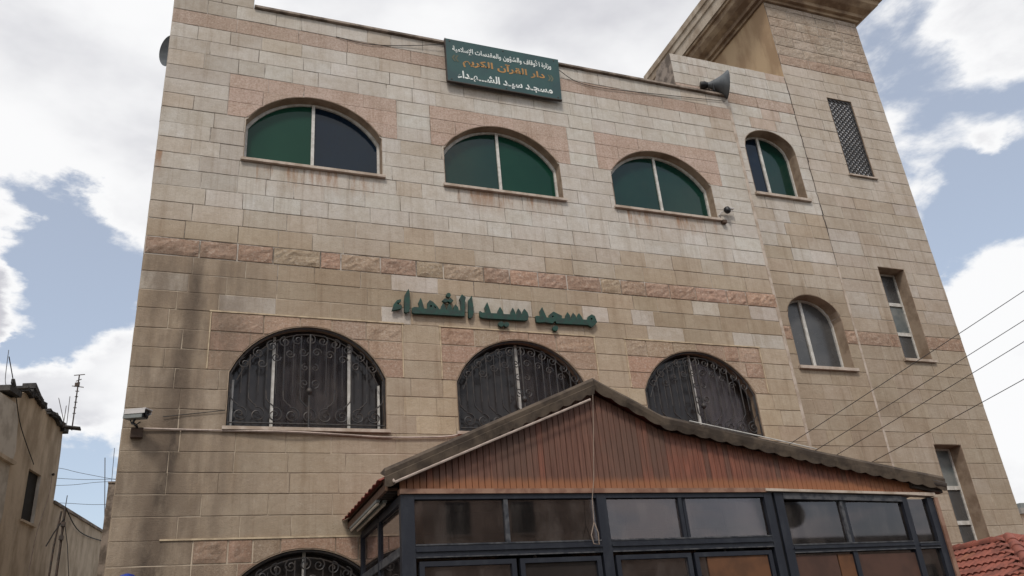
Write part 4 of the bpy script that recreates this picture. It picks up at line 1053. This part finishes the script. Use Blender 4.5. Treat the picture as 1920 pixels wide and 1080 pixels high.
# security cameras
cm = thing('security_camera', (-.57, -.02, 4.5), 'grey box camera with white sun shield on the lower left corner of the hall', 'camera')
d = Vector((.78, -.60, -.10)).normalized(); sd = Vector((.60, .78, 0)).normalized(); u = d.cross(sd)
if u.z < 0: u = -u
cc = Vector((-.585, -.20, 4.655))
q = MB(); q.obox(cc, d, sd, u, .125, .05, .045); q.build('housing', M['grey_plastic'], cm)
q = MB(); q.obox(cc+u*.052+d*.025, d, sd, u, .145, .058, .006); q.obox(cc+u*.027+sd*.054+d*.025, d, sd, u, .135, .003, .026); q.obox(cc+u*.027-sd*.054+d*.025, d, sd, u, .135, .003, .026); q.build('sun_shield', M['white_plastic'], cm)
q = MB(); q.obox(cc+d*.13, d, sd, u, .006, .044, .038); q.build('lens_plate', M['black_plastic'], cm)
q = MB(); q.lathe(cc+d*.135, d, [(.028, 0), (.03, .02), (.022, .022), (.006, .012)], 14); fixn(q.build('lens', M['black_plastic'], cm, smooth=True))
tubepart('bracket', [cc-u*.05, cc-u*.085-d*.02, (-.565, -.10, 4.555), (-.565, -.03, 4.54)], .014, M['black_plastic'], cm)
q = MB(); q.tube([cc-u*.052-d*.06, cc-u*.10-d*.03, cc-u*.115+d*.03, cc-u*.085+d*.08], .007, 6); fixn(q.build('cable_loop', M['black_plastic'], cm, smooth=True))
boxpart('junction_box', (-.625, -.075, 4.44), (-.50, -.004, 4.55), M['brown_box'], cm)
cm2 = thing('security_camera', (8.13, -.02, 8.5), 'tiny black dome camera on white wings beside the third upper window', 'camera')
q = MB(); q.lathe((8.13, -.10, 8.50), (0, -.5, -1), [(.055, -.04), (.058, 0), (.05, .03), (.03, .055), (.005, .062)], 16); fixn(q.build('dome', M['black_plastic'], cm2, smooth=True))
q = MB(); q.obox((8.20, -.09, 8.545), (1, 0, .12), (0, 1, 0), (0, 0, 1), .07, .025, .010); q.obox((8.20, -.09, 8.505), (1, 0, .1), (0, 1, 0), (0, 0, 1), .065, .006, .006); q.build('wing', M['white_plastic'], cm2)
tubepart('arm', [(8.13, -.07, 8.53), (8.05, -.03, 8.49), (8.0, -.006, 8.43)], .008, M['white_plastic'], cm2)
jb = MB(); jb.box((8.02, -.075, 8.27), (8.095, -.008, 8.325)); jb.tube([(8.02, -.02, 8.325), (8.02, -.02, 8.42)], .006, 5)
tag(fixn(jb.build('junction_box', M['brown_box'])), 'small dark junction box under the dome camera by the third upper window', 'junction box')

# cables on the facade
def cable(name, pts, r, mt, label, cat='cable', group=None, n=5):
    c = MB()
    P = [Vector(p) for p in pts]; S = []
    for i in range(len(P)-1):
        p0 = P[max(i-1, 0)]; p1 = P[i]; p2 = P[i+1]; p3 = P[min(i+2, len(P)-1)]
        for k in range(6):
            t = k/6; S.append(.5*((2*p1)+(p2-p0)*t+(2*p0-5*p1+4*p2-p3)*t*t+(3*p1-p0-3*p2+p3)*t**3))
    S.append(P[-1]); c.tube(S, r, n); return tag(fixn(c.build(name, mt, smooth=True)), label, cat, group)
cable('wall_conduit', [(-.50, -.025, 4.553), (.24, -.022, 4.549), (1.08, -.062, 4.540), (1.72, -.03, 4.527), (2.31, -.025, 4.505), (3.0, -.025, 4.525), (3.25, -.025, 4.57)], .012, M['cable_pale'], 'pale cable running along the wall from the box camera under the lower windows')
cable('thin_wire', [(-.31, -.02, 4.697), (-.06, -.016, 4.735), (.36, -.02, 4.795)], .005, M['cable_dark'], 'thin dark wire from the box camera up to the left lower window')
cable('thin_wire', [(1.6, -.01, 10.80), (2.09, -.02, 10.76), (2.69, -.02, 10.87), (3.32, -.07, 11.0)], .006, M['cable_dark'], 'thin wire sagging on the parapet left of the sign board')
cable('thin_wire', [(5.30, -.07, 10.93), (5.65, -.02, 10.775), (6.15, -.02, 10.735), (6.88, -.02, 10.79), (8.69, -.02, 10.95)], .006, M['cable_dark'], 'thin wire sagging on the parapet right of the sign board')

# power cables crossing on the right
def power(a, b, i, lab):
    a = Vector(a); b = Vector(b); e = b+(b-a)*2.2; pts = []
    for k in range(13):
        t = k/12; p = a.lerp(e, t); p.z -= .10*4*t*(1-t)*(.55 if t < 1 else 0); pts.append(p)
    cable('power_cable', pts, .005, M['cable_dark'], lab, 'cable', 'power cables crossing at right')
power((7.675, -.6, 4.245), (10.294, -3.0, 5.86), 0, 'topmost of the four thin power cables crossing the tower at right')
power((8.218, -.6, 4.221), (10.083, -3.0, 5.415), 1, 'second from the top of the four thin power cables at right')
power((8.576, -.6, 4.164), (9.935, -3.0, 5.104), 2, 'third from the top of the four thin power cables at right')
power((9.13, -.6, 4.05), (9.705, -3.0, 4.59), 3, 'lowest of the four thin power cables at right')
pb = thing('cable_bracket', (8.4, -.3, 4.0), 'small iron bracket holding the power cables behind the porch roof', 'bracket')
tubepart('bar', [(7.6, -.6, 4.25), (8.6, -.6, 4.17), (9.2, -.6, 4.04)], .012, M['old_metal'], pb)
for x_, z_ in ((7.9, 4.225), (8.6, 4.17)): tubepart('arm', [(x_, -.6, z_), (x_, -.02, z_-.1)], .012, M['old_metal'], pb)

# ------------------------------------------------------------------ red tiled kiosk at the right
kio = thing('tiled_kiosk', (10.9, -1.2, .12), 'low hipped roof of red clay tiles in front of the tower foot', 'kiosk')
RX, RZk, RY0, RY1 = 10.36, 2.83, -1.52, .06
SL = math.tan(R(27)); EX = 8.95; 
boxpart('wall', (9.25, -2.5, .12), (11.5, .0, 2.2), M['old_plaster'], kio)
def tile(P, T, Uh, wdt, ln, tmat, parent):
    """P lower-left corner, T along the course, Uh up the slope"""
    T = Vector(T).normalized(); Uh = Vector(Uh).normalized(); Nn = T.cross(Uh)
    if Nn.z < 0: Nn = -Nn
    q = MB(); n = 12
    for j, (d_, h_) in enumerate(((0, .030), (ln, .004))):
        for i in range(n+1):
            u = i/n; hh = .020*abs(math.sin(math.pi*2*u))**.8
            q.v.append(tuple(Vector(P)+T*(u*wdt)+Uh*d_+Nn*(h_+hh)))
    for i in range(n+1):
        u = i/n; hh = .020*abs(math.sin(math.pi*2*u))**.8
        q.v.append(tuple(Vector(P)+T*(u*wdt)+Nn*(.030+hh-.022)+Uh*.002))
    for i in range(n): q.f.append((i, i+1, n+2+i, n+1+i)); q.f.append((2*n+2+i, 2*n+3+i, i+1, i))
    q.build('tile', tmat, parent, smooth=True)
random.seed(33)
Us = Vector((1, 0, SL)).normalized(); rowd = .235; slope_len = (RX-EX)/Us.x
for r in range(6):
    d0 = slope_len-(r+1)*rowd-.03
    base = Vector((EX, 0, RZk-SL*(RX-EX)))+Us*d0
    xr = base.x
    ystart = RY0-(RX-xr)+.02 
    y = RY1
    while y-.2 > ystart-.10:
        m_ = M['tile_orange'] if (y > -.55 and random.random() < .5) or random.random() < .12 else M['tile_red']
        tile((base.x, y, base.z), (0, -1, 0), Us, .2, rowd+.05, m_, kio); y -= .203
# near hip slope
Uf = Vector((0, 1, SL)).normalized()
for r in range(6):
    d0 = -(r+1)*rowd; cx_ = RX; yb_ = RY0+Uf.y*d0; zb_ = RZk+Uf.z*d0
    half = (RY0-yb_); x_ = RX-half
    while x_ < RX+half-.02:
        tile((x_, yb_, zb_), (1, 0, 0), Uf, .2, rowd+.05, M['tile_red'], kio); x_ += .203
q = MB(); q.v = [(RX, RY0, RZk-.01), (RX, RY1, RZk-.01), (EX-.1, RY1, RZk-SL*(RX-EX+.1)-.01), (EX-.1, RY0-(RX-EX)-.1, RZk-SL*(RX-EX+.1)-.01), (2*RX-EX+.1, RY0-(RX-EX)-.1, RZk-SL*(RX-EX+.1)-.01), (2*RX-EX+.1, RY1, RZk-SL*(RX-EX+.1)-.01)]
q.f = [(0, 1, 2, 3), (0, 3, 4), (0, 4, 5, 1), (1, 5, 2), (3, 2, 5, 4)]; fixn(q.build('roof_deck', M['tile_red'], kio))
def cap_run(a, b, nm, step=.30, r=.075):
    a = Vector(a); b = Vector(b); L = (b-a).length; d = (b-a)/L; n = max(1, round(L/step)); step = L/n; sdv = d.cross(Vector((0, 0, 1))).normalized(); upv = sdv.cross(d)
    for k in range(n):
        p = a+d*k*step; q = MB(); m_ = 10
        for (s_, rr) in ((-.02, r*1.12), (step+.02, r*.92)):
            for i in range(m_+1):
                an = math.pi*i/m_; q.v.append(tuple(p+d*s_+sdv*rr*math.cos(an)+upv*rr*math.sin(an)))
        for (s_, rr) in ((-.02, r*.95), ):
            for i in range(m_+1):
                an = math.pi*i/m_; q.v.append(tuple(p+d*s_+sdv*rr*math.cos(an)+upv*rr*math.sin(an)))
        for i in range(m_): q.f.append((i, i+1, m_+2+i, m_+1+i)); q.f.append((2*m_+2+i, 2*m_+3+i, i+1, i))
        q.build(nm, M['tile_red'], kio, smooth=True)
cap_run((EX-.05, RY0-(RX-EX)-.05, RZk-SL*(RX-EX+.05)+.02), (RX, RY0, RZk+.02), 'hip_tile')
cap_run((2*RX-EX, RY0-(RX-EX)-.05, RZk-SL*(RX-EX+.05)+.02), (RX, RY0, RZk+.02), 'hip_tile')
cap_run((RX, RY0, RZk+.0), (RX, RY1-.2, RZk+.0), 'ridge_tile', r=.075)

# ------------------------------------------------------------------ old house on the left
PHI = R(13.5); hd = Vector((math.sin(PHI), math.cos(PHI), 0)); hn = Vector((math.cos(PHI), -math.sin(PHI), 0))
house = thing('old_house', (-3.2, 8, 0), 'old beige rendered house with broken sloping top edge and one small dark window', 'house')
P0 = Vector((-2.66, 7.802, 0))
def hp(s, z, off=0): p = P0+hd*s+hn*off; return (p.x, p.y, z)
def sh(x, y): return (Vector((x, y, 0))-P0).dot(hd)
OUT = [(sh(-3.129, 5.851)-2.5, 6.9), (sh(-3.129, 5.851), 6.887), (sh(-3.019, 6.31), 6.93), (sh(-2.919, 6.724), 7.19), (sh(-2.827, 7.11), 7.255), (sh(-2.709, 7.6), 7.18), (sh(-2.576, 8.154), 7.14), (sh(-2.50, 8.5), 7.12), (sh(-2.455, 8.70), 7.03), (sh(-2.44, 8.75), 6.60), (sh(-2.43, 8.77), 6.0)]
sw0, sw1 = sh(-2.743, 7.459), sh(-2.606, 8.03)
class HO: pass
ho = Op(sw0, sw1, 5.045, 5.965, 0)
q = MB()
def hprism(q, P, o0, o1):
    n = len(P); q.add([hp(s, z, o0) for s, z in P]+[hp(s, z, o1) for s, z in P], [tuple(range(n)), tuple(range(2*n-1, n-1, -1))]+[(i, n+i, n+(i+1) % n, (i+1) % n) for i in range(n)])
s0 = OUT[0][0]; s1 = OUT[-1][0]
hprism(q, [(s0, 0), (s1-.0, 0), (s1, 5.045), (s0, 5.045)], 0, -.3)
hprism(q, [(s0, 5.045), (sw0, 5.045), (sw0, 5.965), (s0, 5.965)], 0, -.3)
hprism(q, [(sw1, 5.045), (s1, 5.045), (s1, 5.965), (sw1, 5.965)], 0, -.3)
hprism(q, [(s0, 5.965), (s1, 5.965)]+OUT[::-1][0:], 0, -.3)
fixn(q.build('wall', M['old_plaster'], house))
q = MB(); hprism(q, [(s1-.3, 0), (s1-.002, 0), (s1-.002, 6.0), (s1-.3, 6.0)], -.302, -4); fixn(q.build('gable_end', M['old_plaster'], house))
q = MB(); hprism(q, [(s0, 0), (s1-.31, 0), (s1-.31, 6.3), (s0, 6.3)], -3.5, -4); fixn(q.build('rear_wall', M['old_plaster'], house))
q = MB(); hprism(q, [(sw0-.1, 5.0), (sw1+.1, 5.0), (sw1+.1, 6.0), (sw0-.1, 6.0)], -.065, -.075); w1 = fixn(q.build('window', M['dark_inside'], house))
q = MB(); hprism(q, [(sw1-.006, 5.05), (sw1-.001, 5.05), (sw1-.001, 5.96), (sw1-.006, 5.96)], -.003, -.28); fixn(q.build('reveal', M['pale_plaster'], w1))
q = MB(); hprism(q, [(sw0-.03, 5.0), (sw1+.05, 5.0), (sw1+.05, 5.04), (sw0-.03, 5.04)], .04, -.0); fixn(q.build('sill', M['old_plaster'], w1))
pp = [(s0, 5.86), (sh(-3.019, 6.31), 5.86), (sh(-2.936, 6.657), 5.93), (sh(-2.926, 6.695), 6.09), (sh(-2.954, 6.578), 6.59), (sh(-3.0, 6.39), 6.86), (s0, 6.80)]
q = MB(); hprism(q, pp, .05, .002); fixn(q.build('render_patch', M['pale_plaster'], house, label='paler render patch at the left edge'))
q = MB(); hprism(q, [(s0, 4.0), (sh(-2.93, 6.6)-.1, 4.0), (sh(-2.93, 6.65), 5.0), (sh(-2.95, 6.60), 5.80), (s0, 5.80)], .04, .002); fixn(q.build('render_patch', M['pale_plaster'], house))
q = MB(); hprism(q, [(s0, 5.80), (sh(-2.95, 6.60), 5.80), (sh(-2.92, 6.72), 5.87), (s0, 5.86)], .12, .002); fixn(q.build('ledge', M['old_plaster'], house))
# ragged roofing on the top edge
random.seed(3)
q = MB()
for i in range(3, len(OUT)-3):
    (sa, za), (sb, zb_) = OUT[i], OUT[i+1]
    for k in range(5):
        t = random.random(); s_ = sa+(sb-sa)*t; z_ = za+(zb_-za)*t
        q.obox(hp(s_, z_+.02, -.12), hd+Vector((0, 0, random.uniform(-.5, .2))), hn, Vector((0, 0, 1)), random.uniform(.07, .16), .2, random.uniform(.012, .035))
q.build('roofing_felt', M['debris'], house)
q = MB(); q.obox(hp(sh(-3.05, 6.2), 7.02, -.1), hd+Vector((0, 0, .05)), hn, Vector((0, 0, 1)), .25, .2, .05); q.obox(hp(sh(-2.98, 6.48), 7.14, -.05), hd+Vector((0, 0, -.9)), hn, hd.cross(hn), .20, .03, .035); q.build('broken_beam', M['debris'], house)
q = MB(); q.obox(hp(sh(-2.80, 7.22), 7.31, -.05), hd+Vector((0, 0, -.45)), hn, Vector((0, 0, 1)), .26, .12, .05); q.build('loose_sheet', M['debris'], house)
cable('thin_wire', [hp(sh(-3.035, 6.243)-.5, 7.5, .08), hp(sh(-3.035, 6.243), 6.98, .08), hp(sh(-2.936, 6.654), 6.516, .08), hp(sh(-2.723, 7.543), 6.06, .03)], .009, M['cable_dark'], 'thin wire drooping across the old house towards its window')
cable('thin_wire', [hp(sh(-2.507, 8.441), 6.09, .03), hp(sh(-2.529, 8.349), 5.65, .06), hp(sh(-2.60, 8.05), 4.9, .07), hp(sh(-2.62, 7.95), 4.0, .07)], .010, M['cable_pale'], 'pale loose cable hanging down the old house right of its window')
hk = MB(); hk.lathe(hp(sh(-2.507, 8.441), 6.09, .02), hn, [(.02, 0), (.03, .03), (.02, .05)], 8); tag(fixn(hk.build('wall_hook', M['old_metal'])), 'small dark insulator knob on the old house right of its window', 'insulator')

# low rendered wall behind
PH2 = R(12); wd2 = Vector((math.sin(PH2), math.cos(PH2), 0)); wn2 = Vector((math.cos(PH2), -math.sin(PH2), 0))
lw = thing('yard_wall', (-2.0, 11, 0), 'low beige rendered wall sloping away between the old house and the mosque', 'wall')
A0 = Vector((-2.43, 8.78, 0))
q = MB()
q.add([tuple(A0+wd2*s_+wn2*o+Vector((0, 0, z_))) for s_, o in ((0, 0), (7, 0), (7, -.25), (0, -.25)) for z_ in (0, 5.60)], [(0, 2, 3, 1), (2, 4, 5, 3), (4, 6, 7, 5), (6, 0, 1, 7), (1, 3, 5, 7), (0, 6, 4, 2)])
fixn(q.build('wall_face', M['old_plaster'], lw))
q = MB(); q.add([tuple(A0+wd2*s_+wn2*o+Vector((0, 0, z_))) for s_, o in ((0, .03), (7, .03), (7, -.28), (0, -.28)) for z_ in (5.601, 5.66)], [(0, 2, 3, 1), (2, 4, 5, 3), (4, 6, 7, 5), (6, 0, 1, 7), (1, 3, 5, 7), (0, 6, 4, 2)])
fixn(q.build('capping', M['coping'], lw))
cable('thin_wire', [tuple(A0+wd2*.6+wn2*.05+Vector((0, 0, 5.62))), tuple(A0+wd2*1.6+wn2*.05+Vector((0, 0, 5.33))), tuple(A0+wd2*3.4+wn2*.05+Vector((0, 0, 5.42))), tuple(A0+wd2*4.4+wn2*.05+Vector((0, 0, 5.60)))], .012, M['cable_dark'], 'dark wire sagging along the top of the low yard wall')
pi_ = MB(); pi_.box((-1.50, 9.0, 0), (-1.36, 9.25, 6.05)); pi_.box((-1.51, 8.98, 6.05), (-1.35, 9.27, 6.085))
tag(pi_.build('stone_pier', M['coping']), 'slim brown pier standing just left of the mosque beyond the yard wall', 'pier')

# antennas, poles, far wires
def antenna(base, top, label, bars=(), r=.011, cat='antenna', grp=None, wob=0):
    t = thing('antenna', base, label, cat, grp)
    b = Vector(base); e = Vector(top)
    tubepart('mast', [b, b.lerp(e, .5)+Vector((wob, 0, 0)), e], r, M['old_metal'], t, 5)
    for f, L, dx, dz in bars: p = b.lerp(e, f); tubepart('crossbar', [p-Vector((L, 0, -dz)), p+Vector((L, 0, dz+dx))], r*.7, M['old_metal'], t, 4)
    return t
an = antenna((-2.235, 8.30, 6.95), (-2.245, 8.30, 8.13), 'tall leaning aerial with short crossbars on the corner of the old house',
        [(.97, .10, .03, .02), (.88, .05, .05, 0), (.80, .11, -.02, -.01), (.70, .035, 0, 0), (.60, .03, 0, 0), (.5, .03, 0, 0), (.4, .03, 0, 0), (.3, .03, 0, 0)], .014)
q = MB(); q.obox((-2.26, 8.30, 7.92), (1, 0, .2), (0, 1, 0), (0, 0, 1), .045, .02, .04); q.build('dipole_box', M['old_metal'], an)
q = MB(); q.obox((-2.22, 8.3, 7.0), (1, 0, -.1), (0, 1, 0), (0, 0, 1), .14, .1, .014); q.build('foot_plate', M['debris'], an)
for dx, (a, b) in enumerate((((-2.36, 8.3, 7.0), (-2.56, 8.3, 7.62)), ((-2.34, 8.3, 7.0), (-2.36, 8.3, 7.66)), ((-2.40, 8.3, 7.0), (-2.40, 8.3, 7.46)))):
    antenna(a, b, ('thin bare rod leaning left beside the tall aerial', 'thin bare upright rod just left of the tall aerial', 'shortest thin rod left of the tall aerial')[dx], (), .007, 'rod')
antenna((-1.687, 12, 5.6), (-1.882, 12, 7.37), 'far thin leaning rod just left of the mosque edge above the brown pier', (), .010, 'rod')
antenna((-1.63, 12, 5.6), (-1.70, 12, 7.61), 'far thin rod nearest the mosque edge above the brown pier', (), .007, 'rod')
pole = thing('service_pole', (-1.87, 6.0, 0), 'thin rusty pole with small boxes standing in front of the low yard wall', 'pole')
tubepart('pipe', [(-1.86, 6, 0), (-1.868, 6, 4.2), (-1.878, 6, 4.93)], .022, M['old_metal'], pole)
tubepart('rod', [(-1.878, 6, 4.93), (-1.875, 6, 5.14)], .007, M['old_metal'], pole)
for z_ in (4.62, 4.40): boxpart('clamp_box', (-1.905, 5.95, z_), (-1.84, 6.03, z_+.07), M['old_metal'], pole)
tubepart('brace', [(-1.87, 5.98, 4.75), (-1.99, 5.98, 4.52), (-2.08, 5.98, 4.30)], .012, M['cable_dark'], pole)
tubepart('stay_wire', [(-1.87, 5.98, 4.75), (-1.76, 5.98, 4.3), (-1.66, 5.98, 3.7)], .007, M['cable_dark'], pole)
p2 = MB(); p2.tube([(-2.08, 6.6, 0), (-2.04, 6.6, 4.4), (-2.0, 6.6, 5.0)], .018, 6)
tag(fixn(p2.build('drain_pipe', M['old_metal'], smooth=True)), 'dark upright pipe at the corner of the old house left of the thin pole', 'pipe')
for k, pts in enumerate((((-3.4, 12, 7.14), (-2.82, 12, 7.107), (-2.38, 12, 7.0), (-1.5, 12, 6.82)), ((-3.4, 12, 6.92), (-2.79, 12, 6.867), (-2.2, 12, 6.84), (-1.5, 12, 6.86)), ((-3.4, 12, 6.70), (-2.57, 12, 6.71), (-2.0, 12, 6.775), (-1.5, 12, 6.80)), ((-3.4, 12, 6.33), (-2.62, 12, 6.29), (-2.0, 12, 6.25), (-1.5, 12, 6.26)))):
    cable('far_wire', pts, .006, M['cable_dark'], ('highest', 'second highest', 'third highest', 'lowest')[k]+' thin far wire crossing the sky gap left of the mosque', 'cable', 'far wires in the left gap', 4)
cable('far_wire', [(-3.6, 8.3, 8.6), (-3.35, 7.2, 7.6), (-3.1, 6.2, 7.1)], .008, M['cable_dark'], 'thin wire rising out of the frame above the broken roof edge', 'cable', None, 4)

# blue cap at the bottom of the frame
bl = thing('blue_lamp_post', (-.45, -1, .12), 'small round blue cap rising at the frame bottom by the mosque left corner', 'post')
q = MB(); q.lathe((-.45, -1, 2.755), (0, 0, 1), [(.10, -.08), (.105, 0), (.095, .045), (.06, .085), (.01, .10)], 20); fixn(q.build('cap', M['blue_paint'], bl, smooth=True))
tubepart('shaft', [(-.45, -1, .12), (-.45, -1, 2.68)], .03, M['old_metal'], bl)

# far block beyond the tower's right edge
fb = thing('far_building', (34, 14, 0), 'small grey rooftop just visible beyond the lower right edge of the tower', 'building')
boxpart('wall', (30.4, 14, 0), (38, 20, 6.0), M['far_house'], fb); boxpart('roof_slab', (30.2, 13.8, 6.0), (38.2, 20.2, 6.22), M['concrete'], fb); boxpart('roof_tank', (30.9, 14.3, 6.22), (32.2, 15.5, 6.5), M['grey_plastic'], fb)

# ------------------------------------------------------------------ houses across the street (seen only as reflections)
def across(x0, x1, y, h, label, wins=3):
    t = thing('opposite_house', ((x0+x1)/2, y, 0), label, 'house')
    boxpart('wall', (x0, y-8, 0), (x1, y, h), M['far_house'], t); boxpart('roof_slab', (x0-.3, y-8.3, h), (x1+.3, y+.3, h+.35), M['concrete'], t)
    n = int((x1-x0)/3)
    for i in range(n):
        for fl in range(int(h/3.2)):
            xa = x0+1+i*3; za = 1.2+fl*3.2
            wn = boxpart('window', (xa, y+.002, za), (xa+1.1, y+.04, za+1.4), M['glass_smoke'], t)
            boxpart('sill', (xa-.05, y+.002, za-.08), (xa+1.15, y+.12, za), M['sill'], wn)
    return t
across(-9, 8.5, -27, 8.6, 'taller plain house across the street, reflected in the left porch panes')
across(9.5, 17.5, -29, 10.5, 'narrow house across the street, reflected in the middle porch panes')
across(19, 40, -31, 7.0, 'low house across the street, reflected in the right porch panes')
od = thing('rooftop_dish', (29.5, -30.5, 7.35), 'round dish on the low roof across the street, reflected in the right porch panes', 'satellite dish')
q = MB(); q.lathe((29.5, -30.5, 8.5), (-.4, 1, .35), [(.05, 0), (.5, .06), (.85, .2), (.87, .2), (.5, .03), (.05, -.04)], 24); fixn(q.build('reflector', M['black_plastic'], od, smooth=True))
tubepart('mast', [(29.5, -30.6, 7.35), (29.5, -30.6, 8.4)], .05, M['old_metal'], od)
